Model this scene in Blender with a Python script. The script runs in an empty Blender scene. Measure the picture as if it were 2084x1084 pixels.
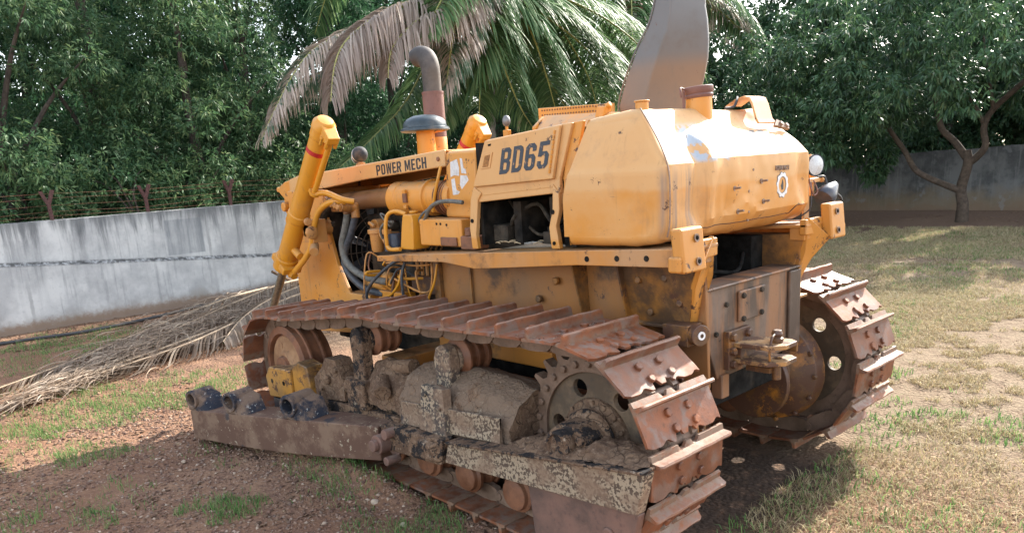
import bpy, bmesh, math, random
import numpy as np
from mathutils import Vector, Matrix, Euler
PI = math.pi
R = math.radians
random.seed(7)
rng = np.random.default_rng(7)
sc = bpy.context.scene
COL = sc.collection

# ------------------------------------------------------------------ node helpers
class NT:
    def __init__(s, name):
        s.m = bpy.data.materials.new(name); s.m.use_nodes = True
        s.t = s.m.node_tree; s.t.nodes.clear()
        s.out = s.n('ShaderNodeOutputMaterial')
        s.tc = s.n('ShaderNodeTexCoord')
        s.obj = s.tc.outputs['Object']
    def n(s, typ, **kw):
        x = s.t.nodes.new(typ)
        for k, v in kw.items(): setattr(x, k, v)
        return x
    def l(s, a, b): s.t.links.new(a, b)
    def put(s, sock, v):
        if hasattr(v, 'is_output') or isinstance(v, bpy.types.NodeSocket): s.l(v, sock)
        else:
            if isinstance(v, tuple) and len(v) == 3 and sock.type == 'RGBA': v = (*v, 1)
            sock.default_value = v
    def scale(s, sc3, vec=None, rot=(0, 0, 0), loc=(0, 0, 0)):
        m = s.n('ShaderNodeMapping'); m.inputs['Scale'].default_value = sc3
        m.inputs['Rotation'].default_value = rot; m.inputs['Location'].default_value = loc
        s.l(vec or s.obj, m.inputs['Vector']); return m.outputs[0]
    def noise(s, sc_, vec=None, det=5, rough=.6, dist=0):
        x = s.n('ShaderNodeTexNoise'); x.inputs['Scale'].default_value = sc_
        x.inputs['Detail'].default_value = det; x.inputs['Roughness'].default_value = rough
        x.inputs['Distortion'].default_value = dist
        s.l(vec or s.obj, x.inputs['Vector']); return x.outputs['Fac']
    def vor(s, sc_, vec=None, feat='F1', out='Distance'):
        x = s.n('ShaderNodeTexVoronoi'); x.feature = feat; x.inputs['Scale'].default_value = sc_
        s.l(vec or s.obj, x.inputs['Vector']); return x.outputs[out]
    def step(s, v, a, b, lo=0., hi=1.):
        x = s.n('ShaderNodeMapRange'); x.interpolation_type = 'SMOOTHSTEP'
        s.put(x.inputs['Value'], v); x.inputs['From Min'].default_value = a; x.inputs['From Max'].default_value = b
        x.inputs['To Min'].default_value = lo; x.inputs['To Max'].default_value = hi
        return x.outputs['Result']
    def math(s, op, a, b=0.):
        x = s.n('ShaderNodeMath', operation=op); s.put(x.inputs[0], a); s.put(x.inputs[1], b); return x.outputs[0]
    def mix(s, f, a, b):
        x = s.n('ShaderNodeMix', data_type='RGBA')
        s.put(x.inputs[0], f); s.put(x.inputs[6], a); s.put(x.inputs[7], b); return x.outputs[2]
    def xyz(s, vec=None):
        x = s.n('ShaderNodeSeparateXYZ'); s.l(vec or s.obj, x.inputs[0]); return x.outputs
    def normz(s):
        g = s.n('ShaderNodeNewGeometry'); x = s.n('ShaderNodeSeparateXYZ'); s.l(g.outputs['Normal'], x.inputs[0]); return x.outputs[2]
    def bsdf(s, col, rough=.6, metal=0., h=None, bstr=.3, bdist=.01, spec=.5, trans=None):
        b = s.n('ShaderNodeBsdfPrincipled')
        s.put(b.inputs['Base Color'], col); s.put(b.inputs['Roughness'], rough); s.put(b.inputs['Metallic'], metal)
        b.inputs['Specular IOR Level'].default_value = spec
        if h is not None:
            u = s.n('ShaderNodeBump'); u.inputs['Strength'].default_value = bstr; u.inputs['Distance'].default_value = bdist
            s.l(h, u.inputs['Height']); s.l(u.outputs[0], b.inputs['Normal'])
        o = b.outputs[0]
        if trans is not None:
            t = s.n('ShaderNodeBsdfTranslucent'); s.put(t.inputs[0], trans[0])
            mx = s.n('ShaderNodeMixShader'); mx.inputs[0].default_value = trans[1]
            s.l(o, mx.inputs[1]); s.l(t.outputs[0], mx.inputs[2]); o = mx.outputs[0]
        s.l(o, s.out.inputs[0]); return s.m

def paint_mat(name, base=(.62, .235, .020), fade=(.62, .345, .13), dust=(.40, .27, .15), fadez=None, wear=.66, grime=0., rough=.42, patch=False, dustamt=.75, fadeamt=.6):
    t = NT(name)
    n1 = t.noise(2.3, det=6); n2 = t.noise(14, det=6, rough=.7); n3 = t.noise(60, det=3)
    f = t.step(n1, .35, .7)
    c = t.mix(t.math('MULTIPLY', f, fadeamt), base, fade)
    if fadez:
        z = t.xyz()[2]
        zz = t.math('ADD', z, t.math('MULTIPLY', t.math('SUBTRACT', t.noise(5), .5), .05))
        c = t.mix(t.math('MULTIPLY', t.step(zz, fadez - .01, fadez + .02), .65), c, fade)
    # dust lying on the surfaces that look up
    nz = t.normz()
    d = t.math('MULTIPLY', t.step(nz, .35, .95), t.math('MULTIPLY', t.step(n2, .3, .6), dustamt))
    c = t.mix(d, c, dust)
    if patch:
        x, y, z = t.xyz()
        m = t.math('MULTIPLY', t.step(y, .17, .2), t.step(y, .40, .36))
        m = t.math('MULTIPLY', m, t.math('MULTIPLY', t.step(z, 1.745, 1.77), t.step(z, 1.95, 1.90)))
        m = t.math('MULTIPLY', m, t.step(t.noise(9, det=4), .46, .5))
        c = t.mix(m, c, (.38, .42, .46))
        m2 = t.math('MULTIPLY', t.step(y, -.36, -.32), t.step(y, -.2, -.22))
        m2 = t.math('MULTIPLY', m2, t.math('MULTIPLY', t.step(z, 1.83, 1.84), t.step(z, 1.9, 1.89)))
        m2 = t.math('MULTIPLY', m2, t.step(t.noise(12, det=3), .44, .47))
        c = t.mix(m2, c, (.04, .045, .05))
        # grey run-off streaks down the left corner of the rear face
        st = t.noise(1, t.scale((3, 26, .8)), det=5)
        m3 = t.math('MULTIPLY', t.step(y, .36, .55), t.math('MULTIPLY', t.step(z, 1.78, 1.68), t.step(st, .38, .62)))
        m3 = t.math('MULTIPLY', m3, t.step(x, -.12, -.17))
        c = t.mix(t.math('MULTIPLY', m3, .75), c, (.17, .15, .14))
    # vertical run-off streaks
    s = t.noise(1, t.scale((26, 26, 1.3)), det=5)
    c = t.mix(t.math('MULTIPLY', t.step(s, .56, .78), .35), c, (.24, .12, .045))
    if grime > 0:
        g = t.step(t.noise(3.1, det=8, rough=.7), .62 - grime * .4, .75 - grime * .25)
        c = t.mix(t.math('MULTIPLY', g, .85), c, (.045, .03, .022))
    dirt = t.math('MULTIPLY', t.step(t.noise(5.3, det=9, rough=.72), .52, .70), .26)
    c = t.mix(dirt, c, (.27, .16, .085))
    chip = t.step(t.noise(9, det=10, rough=.78), wear - .02, wear)
    c = t.mix(chip, c, (.09, .042, .025))
    scr = t.step(t.noise(1, t.scale((9, 9, 120), rot=(.25, .2, 0)), det=4), .70, .73)
    c = t.mix(t.math('MULTIPLY', scr, .5), c, (.2, .11, .06))
    rg = t.math('ADD', t.math('MULTIPLY', n2, .3), rough - .1)
    hh = t.math('ADD', t.math('MULTIPLY', n2, .4), t.math('MULTIPLY', chip, -.6))
    return t.bsdf(c, rg, 0., hh, .25, .004)

def rust_mat(name, a=(.17, .062, .036), b=(.30, .135, .085), c3=(.10, .05, .035), rough=.55, shine=True, mudamt=.5):
    t = NT(name)
    oi = t.n('ShaderNodeObjectInfo'); off = t.n('ShaderNodeVectorMath', operation='ADD')
    sc3 = t.n('ShaderNodeVectorMath', operation='SCALE'); t.l(oi.outputs['Random'], sc3.inputs['Scale']); sc3.inputs[0].default_value = (37, 21, 53)
    t.l(t.obj, off.inputs[0]); t.l(sc3.outputs[0], off.inputs[1]); V = off.outputs[0]
    n1 = t.noise(5, V, 7, .65); n2 = t.noise(28, V, 6, .7); n3 = t.noise(120, V, 3)
    c = t.mix(t.step(n1, .35, .65), a, b)
    c = t.mix(t.math('MULTIPLY', t.step(n2, .5, .72), .7), c, c3)
    if shine:
        sh = t.math('MULTIPLY', t.step(t.noise(7, V, 3), .5, .62), t.step(n2, .35, .5))
        c = t.mix(t.math('MULTIPLY', sh, .55), c, (.22, .175, .15))
    nz = t.normz()
    c = t.mix(t.math('MULTIPLY', t.math('MULTIPLY', t.step(nz, .55, .98), t.step(n2, .42, .6)), mudamt), c, (.23, .17, .13))
    if shine:
        zl = t.xyz()[2]; c = t.mix(t.math('MULTIPLY', t.step(zl, .052, .062), t.step(n2, .35, .6, .2, .75)), c, (.33, .195, .135))
        c = t.mix(t.math('MULTIPLY', oi.outputs['Random'], .45), c, t.mix(n1, (.06, .028, .02), (.20, .10, .06)))
        pk = t.math('MULTIPLY', t.step(t.xyz()[0], .045, .068), t.step(zl, .05, .02)); c = t.mix(t.math('MULTIPLY', pk, t.step(n2, .35, .55, .1, .8)), c, (.21, .14, .095))
    rr = t.step(n1, .3, .7, rough - .12, rough + .2)
    return t.bsdf(c, rr, .08 if shine else 0., t.math('ADD', n2, t.math('MULTIPLY', n3, .4)), .4, .004)

def mud_mat(name, a=(.215, .135, .085), b=(.105, .062, .04), under=None, amt=.45):
    t = NT(name)
    n1 = t.noise(6, det=8, rough=.7); n2 = t.noise(40, det=5, rough=.7); v = t.vor(55)
    c = t.mix(t.step(n1, .35, .65), b, a)
    c = t.mix(t.math('MULTIPLY', t.step(n2, .5, .7), .5), c, (.33, .235, .165))
    wv = t.n('ShaderNodeVectorMath', operation='ADD'); nn_ = t.n('ShaderNodeTexNoise'); nn_.inputs['Scale'].default_value = 9; t.l(t.obj, nn_.inputs['Vector']); sc_ = t.n('ShaderNodeVectorMath', operation='SCALE'); sc_.inputs['Scale'].default_value = .10; t.l(nn_.outputs['Color'], sc_.inputs[0]); t.l(t.obj, wv.inputs[0]); t.l(sc_.outputs[0], wv.inputs[1])
    ck = t.vor(17, wv.outputs[0], 'DISTANCE_TO_EDGE'); cr = t.math('MULTIPLY', t.step(ck, .035, .008), t.step(n1, .42, .55)); c = t.mix(t.math('MULTIPLY', cr, .8), c, (.05, .032, .022)); n1 = t.math('SUBTRACT', n1, t.math('MULTIPLY', cr, .7))
    if under:
        m = t.step(t.noise(11, det=9, rough=.75), amt, amt + .04)
        c = t.mix(m, under, c)
        m2 = t.step(t.noise(17, t.scale((1, 1, 1), loc=(3, 3, 3)), det=8, rough=.8), .60, .63)
        c = t.mix(t.math('MULTIPLY', m2, .7), c, (.38, .30, .22))
    return t.bsdf(c, .93, 0., t.math('ADD', t.math('ADD', n2, n1), t.math('MULTIPLY', v, .5)), .75, .012, .2)

def speckle_mat(name, cream=(.33, .255, .175), dark=(.09, .062, .045), cream_amt=.46, scale=70):
    # old cream and black paint bubbling off in small flakes
    t = NT(name)
    v = t.noise(scale, det=3, rough=.6); big = t.noise(7, det=5)
    th = t.math('ADD', t.math('MULTIPLY', t.math('SUBTRACT', big, .5), .35), v)
    m = t.step(th, cream_amt, cream_amt + .05)
    c = t.mix(m, dark, cream)
    c = t.mix(t.math('MULTIPLY', t.step(t.noise(4.5, det=8, rough=.7), .44, .60), .85), c, (.21, .135, .09))
    c = t.mix(t.math('MULTIPLY', t.step(t.noise(3, t.scale((1, 1, 1), loc=(5, 2, 7)), det=7), .60, .64), .8), c, (.03, .032, .04))
    return t.bsdf(c, .8, 0., m, .5, .004, .3)

def plain(name, col, rough=.6, metal=0., var=.3, bump=.3, sc_=20, spec=.5):
    t = NT(name); n = t.noise(sc_, det=6, rough=.65); n2 = t.noise(sc_ * .2, det=4)
    d = tuple(x * (1 - var) for x in col); e = tuple(min(1, x * (1 + var)) for x in col)
    c = t.mix(t.step(n, .3, .7), d, e); c = t.mix(t.math('MULTIPLY', t.step(n2, .5, .75), .35), c, (.22, .16, .11))
    return t.bsdf(c, rough, metal, n, bump, .004, spec)

M = {}
M['paint'] = paint_mat('orange_paint', fadeamt=.5, wear=.615)
M['tank'] = paint_mat('tank_paint', base=(.58, .235, .03), fade=(.62, .365, .16), fadez=1.645, patch=True, fadeamt=.6, dustamt=.35, rough=.54, wear=.636)
M['door'] = paint_mat('door_paint', base=(.58, .24, .035), fade=(.62, .365, .16), fadez=1.4, wear=.632, dustamt=.4)
M['dusty'] = paint_mat('dusty_paint', base=(.50, .20, .035), fade=(.40, .235, .12), wear=.64, grime=.28, fadeamt=.8)
M['grimy'] = paint_mat('grimy_paint', base=(.34, .135, .022), fade=(.24, .13, .055), wear=.6, grime=.62, fadeamt=.8)
M['oily'] = paint_mat('oily_paint', base=(.56, .21, .02), fade=(.10, .065, .045), dust=(.12, .09, .07), wear=.5, grime=.85)
M['cyl'] = paint_mat('cylinder_paint', base=(.60, .25, .014), fade=(.66, .30, .05), wear=.72, dustamt=.35, rough=.34, fadeamt=.4)
M['shoe'] = rust_mat('shoe_rust', a=(.135, .038, .013), b=(.30, .10, .038), c3=(.07, .026, .012), mudamt=.5)
M['rust'] = rust_mat('dull_rust', a=(.12, .045, .02), b=(.24, .10, .05), shine=False)
M['pipe_rust'] = rust_mat('pipe_rust', a=(.15, .065, .05), b=(.20, .095, .075), c3=(.13, .06, .045), shine=False, mudamt=.1)
M['link'] = rust_mat('link_rust', a=(.115, .07, .045), b=(.20, .125, .085), c3=(.06, .035, .022), shine=False, mudamt=.8)
M['mud'] = mud_mat('caked_mud')
M['mudblack'] = mud_mat('mud_over_black', under=(.026, .022, .021), amt=.46)
M['speckle'] = speckle_mat('flaking_cream')
M['speckle_dark'] = speckle_mat('flaking_dark', dark=(.06, .05, .045), cream_amt=.50, scale=55)
M['beam'] = rust_mat('beam_steel', a=(.105, .065, .052), b=(.19, .10, .072), c3=(.075, .045, .038), shine=False, mudamt=.6)
M['black'] = plain('worn_black_paint', (.028, .03, .038), .5, 0, .5, .4, 30)
M['blackrub'] = plain('black_rubber', (.03, .03, .032), .6, 0, .3, .2, 50)
M['hose'] = plain('grey_hose', (.12, .115, .10), .65, 0, .35, .3, 40)
M['hosed'] = plain('dark_hose', (.045, .05, .06), .5, 0, .35, .3, 40)
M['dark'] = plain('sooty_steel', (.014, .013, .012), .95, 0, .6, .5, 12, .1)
M['engine'] = plain('engine_castings', (.038, .03, .022), .8, .0, .7, .6, 14, .2)
M['case'] = None
M['yoke'] = paint_mat('yoke_paint', base=(.44, .20, .03), fade=(.30, .18, .08), wear=.57, grime=.30, dustamt=1.)
M['tankplain'] = paint_mat('plate_paint', base=(.60, .30, .10), fade=(.66, .40, .2), fadeamt=.7, dustamt=.3)
M['faded'] = M['tankplain']
M['hitch'] = paint_mat('hitch_paint', base=(.40, .19, .05), fade=(.30, .19, .11), wear=.50, grime=.45, fadeamt=.8)
M['bracket'] = paint_mat('bracket_paint', base=(.54, .22, .035), fade=(.50, .26, .08), wear=.60, grime=.16, dustamt=.4, fadeamt=.5)
M['hull'] = paint_mat('hull_paint', base=(.33, .135, .035), fade=(.22, .115, .055), wear=.64, grime=.30, fadeamt=.9)
M['crackdark'] = plain('seam_dirt', (.09, .045, .025), .9, 0, .4, .2, 60)
M['greyink'] = plain('grey_outline', (.14, .125, .12), .6, 0, .2, .1, 50)
M['rustslot'] = plain('rusty_recess', (.28, .12, .03), .7, 0, .4, .3, 50)
M['rustbrown'] = paint_mat('brown_tube', base=(.30, .15, .06), fade=(.22, .12, .06), grime=.3)
M['lampblack'] = plain('lamp_shell', (.02, .026, .034), .75, 0, .2, .2, 60)
M['capblack'] = plain('intake_cap', (.03, .045, .055), .38, 0, .25, .15, 25)
M['blueblack'] = plain('blue_black_plastic', (.025, .04, .065), .35, 0, .3, .1, 30)
M['exh'] = plain('sooty_exhaust', (.065, .055, .05), .7, .0, .4, .3, 12)
M['fanwire'] = plain('fan_wire', (.10, .075, .055), .6, .3, .3, .1, 50)
M['straw'] = plain('dry_straw', (.40, .30, .18), .9, 0, .3, .1, 40)
M['mudspeckle'] = mud_mat('mud_on_cover', under=(.19, .13, .09), amt=.55)
M['beamface'] = speckle_mat('beam_face', cream=(.34, .27, .19), dark=(.115, .062, .042), cream_amt=.635, scale=38)
M['blackchip'] = speckle_mat('chipped_black', cream=(.34, .33, .31), dark=(.022, .025, .036), cream_amt=.63, scale=45)
M['steelgrey'] = plain('grey_steel', (.20, .19, .185), .45, .4, .25, .15, 8)
M['chrome'] = plain('tarnished_rod', (.22, .20, .16), .3, .8, .3, .1, 60)
M['red'] = plain('red_tape', (.45, .02, .02), .5, 0, .15, .1, 30)
M['white'] = plain('torn_paper', (.62, .60, .58), .8, 0, .12, .1, 60)
def worn_ink(name, col, amt):
    t = NT(name); n = t.noise(38, det=8, rough=.75); c = t.mix(t.step(n, amt, amt + .03), col, (.50, .27, .12)); return t.bsdf(c, .55, 0., n, .1, .002)
M['ink'] = worn_ink('black_lettering', (.022, .022, .026), .63)
M['blueink'] = worn_ink('slate_lettering', (.035, .045, .06), .59)
M['faintink'] = plain('faint_lettering', (.25, .16, .11), .6, 0, .3, .1, 50)
M['lens'] = plain('lamp_lens', (.55, .56, .56), .2, 0, .12, .5, 90)
M['logo'] = plain('logo_white', (.72, .70, .68), .6, 0, .1, .1, 40)
t = NT('rear_case_steel')
st = t.noise(1, t.scale((5, 9, 1.1)), det=6)
c = t.mix(t.step(t.noise(3.5, det=6), .4, .65), (.075, .047, .032), (.17, .115, .085))
c = t.mix(t.math('MULTIPLY', t.step(st, .44, .60), .85), c, (.27, .125, .055))
c = t.mix(t.step(t.noise(8, det=9, rough=.75), .62, .66), c, (.03, .022, .02))
M['case'] = t.bsdf(c, .55, .1, t.noise(40, det=5), .3, .004)
t = NT('sprocket_steel')
c = t.mix(t.step(t.noise(4, det=7, rough=.65), .4, .62), (.085, .058, .036), (.18, .12, .072))
c = t.mix(t.math('MULTIPLY', t.step(t.noise(22, det=5), .52, .7), .6), c, (.05, .042, .034))
M['disc'] = t.bsdf(c, .7, .1, t.noise(30, det=5), .35, .004)
t = NT('canopy_post_paint')
z = t.xyz()[2]
zz = t.math('ADD', z, t.math('MULTIPLY', t.math('SUBTRACT', t.noise(6), .5), .04))
c = t.mix(t.step(zz, 2.30, 2.42), (.215, .15, .11), (.145, .143, .145))
c = t.mix(t.math('MULTIPLY', t.step(t.noise(5, det=8, rough=.7), .5, .7), .45), c, (.12, .10, .085))
c = t.mix(t.step(t.noise(16, det=8, rough=.7), .66, .68), c, (.13, .06, .04))
c = t.mix(t.math('MULTIPLY', t.step(t.noise(1, t.scale((20, 20, 1)), det=4), .58, .7), .3), c, (.16, .13, .11))
M['post'] = t.bsdf(c, .5, 0., t.noise(30), .1, .003)

# ------------------------------------------------------------------ mesh builder
class MB:
    def __init__(s): s.v = []; s.f = []
    def add(s, vs, fs, mat=None):
        b = len(s.v)
        for p in vs:
            p = Vector(p); s.v.append(mat @ p if mat else p)
        for f in fs: s.f.append([b + i for i in f])
        return s
    def box(s, lo, hi, mat=None):
        x0, y0, z0 = lo; x1, y1, z1 = hi
        return s.add([(x0, y0, z0), (x1, y0, z0), (x1, y1, z0), (x0, y1, z0), (x0, y0, z1), (x1, y0, z1), (x1, y1, z1), (x0, y1, z1)],
                     [(0, 3, 2, 1), (4, 5, 6, 7), (0, 1, 5, 4), (1, 2, 6, 5), (2, 3, 7, 6), (3, 0, 4, 7)], mat)
    def prism(s, poly, ax, a, b, mat=None):
        """poly: 2-D points; ax 'y' -> (x,z), 'x' -> (y,z), 'z' -> (x,y); from a to b"""
        def P(p, h):
            return {'y': (p[0], h, p[1]), 'x': (h, p[0], p[1]), 'z': (p[0], p[1], h)}[ax]
        n = len(poly)
        vs = [P(p, a) for p in poly] + [P(p, b) for p in poly]
        fs = [tuple(range(n)), tuple(range(2 * n - 1, n - 1, -1))] + [(i, i + n, (i + 1) % n + n, (i + 1) % n) for i in range(n)]
        return s.add(vs, fs, mat)
    def hexa(s, a, b, mat=None):
        """two quads a (4 pts) and b (4 pts) joined"""
        return s.add(list(a) + list(b), [(3, 2, 1, 0), (4, 5, 6, 7), (0, 1, 5, 4), (1, 2, 6, 5), (2, 3, 7, 6), (3, 0, 4, 7)], mat)
    def rev(s, prof, p0, ax, n=28, cap=True, mat=None):
        """prof: (distance along axis, radius)"""
        ax = Vector(ax).normalized(); p0 = Vector(p0)
        u = ax.orthogonal().normalized(); w = ax.cross(u)
        vs = []; fs = []
        for d, r in prof:
            for k in range(n):
                a = 2 * PI * k / n; vs.append(p0 + ax * d + (u * math.cos(a) + w * math.sin(a)) * r)
        for i in range(len(prof) - 1):
            for k in range(n):
                fs.append((i * n + k, i * n + (k + 1) % n, (i + 1) * n + (k + 1) % n, (i + 1) * n + k))
        if cap: fs += [tuple(range(n - 1, -1, -1)), tuple(range((len(prof) - 1) * n, len(prof) * n))]
        return s.add(vs, fs, mat)
    def cyl(s, p0, p1, r0, r1=None, n=20, mat=None):
        p0, p1 = Vector(p0), Vector(p1)
        return s.rev([(0, r0), ((p1 - p0).length, r0 if r1 is None else r1)], p0, p1 - p0, n, True, mat)
    def tube(s, pts, r, n=10, smooth=4, cap=True):
        P = [Vector(p) for p in pts]; rad = r if isinstance(r, (list, tuple)) else [r] * len(P)
        if smooth > 1 and len(P) > 2:
            Q = []; q = []
            for i in range(len(P) - 1):
                a, b, c, d = P[max(i - 1, 0)], P[i], P[i + 1], P[min(i + 2, len(P) - 1)]
                for k in range(smooth):
                    t_ = k / smooth
                    Q.append(.5 * ((2 * b) + (c - a) * t_ + (2 * a - 5 * b + 4 * c - d) * t_ ** 2 + (3 * b - a - 3 * c + d) * t_ ** 3))
                    q.append(rad[i] * (1 - t_) + rad[i + 1] * t_)
            Q.append(P[-1]); q.append(rad[-1]); P, rad = Q, q
        vs = []; fs = []; u = None
        for i, p in enumerate(P):
            d = (P[min(i + 1, len(P) - 1)] - P[max(i - 1, 0)])
            if d.length < 1e-9: d = Vector((0, 0, 1))
            d.normalize()
            u = d.orthogonal().normalized() if u is None else (u - d * u.dot(d)).normalized()
            w = d.cross(u)
            for k in range(n):
                a = 2 * PI * k / n; vs.append(p + (u * math.cos(a) + w * math.sin(a)) * rad[i])
        for i in range(len(P) - 1):
            for k in range(n): fs.append((i * n + k, i * n + (k + 1) % n, (i + 1) * n + (k + 1) % n, (i + 1) * n + k))
        if cap: fs += [tuple(range(n - 1, -1, -1)), tuple(range((len(P) - 1) * n, len(P) * n))]
        return s.add(vs, fs)
    def ball(s, c, r, n=20, m=12, sq=(1, 1, 1)):
        vs = [];fs = []
        for i in range(m + 1):
            th = PI * i / m
            for k in range(n):
                a = 2 * PI * k / n
                vs.append((c[0] + r * sq[0] * math.sin(th) * math.cos(a), c[1] + r * sq[1] * math.sin(th) * math.sin(a), c[2] + r * sq[2] * math.cos(th)))
        for i in range(m):
            for k in range(n): fs.append((i * n + k, (i + 1) * n + k, (i + 1) * n + (k + 1) % n, i * n + (k + 1) % n))
        return s.add(vs, fs)
    def bolt(s, p, ax, r=.012, h=.012, n=6):
        ax = Vector(ax).normalized(); return s.rev([(0, r), (h * .8, r), (h, r * .8)], p, ax, n)
    def mirror(s):
        b = len(s.v)
        s.v += [Vector((p.x, -p.y, p.z)) for p in s.v]; s.f += [[b + i for i in f][::-1] for f in s.f]; return s
    def mesh(s, name, ang=38):
        me = bpy.data.meshes.new(name); me.from_pydata([tuple(p) for p in s.v], [], s.f)
        bm = bmesh.new(); bm.from_mesh(me); bmesh.ops.remove_doubles(bm, verts=bm.verts, dist=1e-6)
        bmesh.ops.recalc_face_normals(bm, faces=bm.faces); bm.to_mesh(me); bm.free()
        me.polygons.foreach_set('use_smooth', [True] * len(me.polygons)); me.set_sharp_from_angle(angle=R(ang)); me.update(); return me

def link(name, me, mat, parent=None, bevel=0, label=None):
    o = bpy.data.objects.new(name, me); COL.objects.link(o)
    if mat is not None and not me.materials: me.materials.append(mat)
    if parent: o.parent = parent
    if bevel:
        m = o.modifiers.new('bevel', 'BEVEL'); m.width = bevel; m.segments = 2; m.limit_method = 'ANGLE'; m.angle_limit = R(40); m.harden_normals = True
    if label: o['label'] = label
    return o
SPLIT = {'engine_bracket', 'hose_elbow', 'terminal_box', 'rib', 'bolt', 'hole_plug', 'stud', 'rivet', 'spring_cover_end', 'clamp', 'bolt_hole', 'torn_sticker', 'cross_beam'}
def islands(mb):
    par = list(range(len(mb.v)))
    def fd(a):
        while par[a] != a: par[a] = par[par[a]]; a = par[a]
        return a
    for f in mb.f:
        for i in f[1:]: par[fd(i)] = fd(f[0])
    g = {}
    for f in mb.f: g.setdefault(fd(f[0]), []).append(f)
    out = []
    for fs in g.values():
        ix = sorted({i for f in fs for i in f}); mp = {i: k for k, i in enumerate(ix)}; n = MB(); n.v = [mb.v[i] for i in ix]; n.f = [[mp[i] for i in f] for f in fs]; out.append(n)
    return out
def part(name, mb, mat, parent, bevel=0, label=None):
    if name in SPLIT:
        isl = islands(mb)
        if len(isl) > 1:
            for n in isl: o = link(name, n.mesh(name), M[mat] if isinstance(mat, str) else mat, parent, bevel, label)
            return o
    return link(name, mb.mesh(name), M[mat] if isinstance(mat, str) else mat, parent, bevel, label)
def tag(o, label=None, cat=None, group=None, kind=None):
    for k, v in (('label', label), ('category', cat), ('group', group), ('kind', kind)):
        if v: o[k] = v
    return o
def empty(name, loc=(0, 0, 0)):
    o = bpy.data.objects.new(name, None); o.location = loc; o.empty_display_size = .2; COL.objects.link(o); return o

# =================================================================== BULLDOZER
doz = empty('bulldozer')
tag(doz, 'old orange crawler bulldozer with rusty tracks and no blade, parked in the yard', 'bulldozer')
YT, HW = .94, .255                      # track centre line and half shoe width
# ---- pitch line of a track
def track_path():
    P = []
    Rp = .44; cz = .548
    for k in range(41):                 # rear wrap, bottom to top
        a = -PI / 2 - PI * k / 40; P.append((Rp * math.cos(a), cz + Rp * math.sin(a)))
    top = [(.3, .985), (.7, .972), (1.0, .957), (1.3, .945), (1.65, .95), (2.0, .905), (2.33, .86), (2.6, .828)]
    P += top
    ci = (2.90, .472); Ri = .352
    for k in range(31):
        a = PI / 2 - PI * k / 30; P.append((ci[0] + Ri * math.cos(a), ci[1] + Ri * math.sin(a)))
    for x in (2.4, 1.8, 1.2, .6): P.append((x, .108))
    P.append(P[0]); return P
TP = track_path()
def resample(P, n, phase):
    L = [0]
    for a, b in zip(P, P[1:]): L.append(L[-1] + math.dist(a, b))
    T = L[-1]; out = []
    def at(s_):
        s_ %= T
        for i in range(len(L) - 1):
            if L[i + 1] >= s_: break
        f = (s_ - L[i]) / max(L[i + 1] - L[i], 1e-9)
        return Vector((P[i][0] + (P[i + 1][0] - P[i][0]) * f, P[i][1] + (P[i + 1][1] - P[i][1]) * f))
    h = T / n
    for k in range(n):
        s_ = phase + k * h; a = at(s_ - h * .5); b = at(s_ + h * .5)
        out.append(((a + b) / 2, (b - a).normalized()))
    return out, T
_, TL = resample(TP, 10, 0)
NS = round(TL / .203)
# one shoe; x along travel (rear wrap runs bottom -> top -> forward), y across, z outward
def shoe_mesh():
    m = MB(); N = 34
    prof = [(-.088, .0), (-.088, .012), (-.055, .014), (.0, .013), (.045, .014), (.062, .016), (.070, .060), (.078, .064), (.086, .060), (.088, .016), (.112, .010), (.112, -.004), (.06, -.001), (0, 0)]
    # grouser at +x (upper) end, wavy trailing edge at -x end
    vs = []; fs = []
    rr = random.Random(3)
    for j in range(N + 1):
        y = -HW + 2 * HW * j / N
        wob = .008 * math.sin(j * .79) + .004 * math.sin(j * 1.31)
        nt_ = 1 if .028 < abs(y) < .062 else 0
        for (x, z) in prof:
            dx = wob + .03 * nt_ if x < -.08 else (-.022 * nt_ if x > .10 else 0)
            dz = .0015 * math.sin(j * .5 + x * 30) if z > .05 else 0
            if z > .05 and j in (0, N): dz -= .008
            vs.append((x + dx, y, z + dz))
    k = len(prof)
    for j in range(N):
        for i in range(k): fs.append((j * k + i, j * k + (i + 1) % k, (j + 1) * k + (i + 1) % k, (j + 1) * k + i))
    fs += [tuple(range(k)), tuple(range((N + 1) * k - 1, N * k - 1, -1))]
    m.add(vs, fs)
    for sx in (-.048, .022):
        for sy in (-.085, .055): m.rev([(0, .020), (.013, .020), (.016, .016)], (sx, sy + (.015 if sx > 0 else 0), .012), (0, 0, 1), 6)
    return m.mesh('track_shoe', 30)
SHOE = shoe_mesh(); SHOE.materials.append(M['shoe'])
t_dark = M['dark']
def link_mesh_mb(path, y0, mb):
    """pairs of chain links along the pitch line"""
    for (p, d) in path:
        T_ = Vector((d.x, 0, d.y)); N_ = Vector((-d.y, 0, d.x))
        c_ = Vector((p.x, 0, p.y))
        for sy in (-1, 1):
            ya, yb = y0 + sy * .062, y0 + sy * .098
            poly = [(-.118, -.014), (-.09, -.038), (-.03, -.045), (.03, -.045), (.075, -.038), (.098, -.016), (.085, .036), (.03, .044), (-.03, .044), (-.10, .038)]
            a = [c_ + T_ * u + N_ * v + Vector((0, ya, 0)) for u, v in poly]; b = [c_ + T_ * u + N_ * v + Vector((0, yb, 0)) for u, v in poly]
            n = len(poly); mb.add(a + b, [tuple(range(n)), tuple(range(2 * n - 1, n - 1, -1))] + [(i, i + n, (i + 1) % n + n, (i + 1) % n) for i in range(n)])
        e = c_ + T_ * .101
        mb.cyl(e + Vector((0, y0 - .104, 0)), e + Vector((0, y0 + .104, 0)), .026, n=12)
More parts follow.
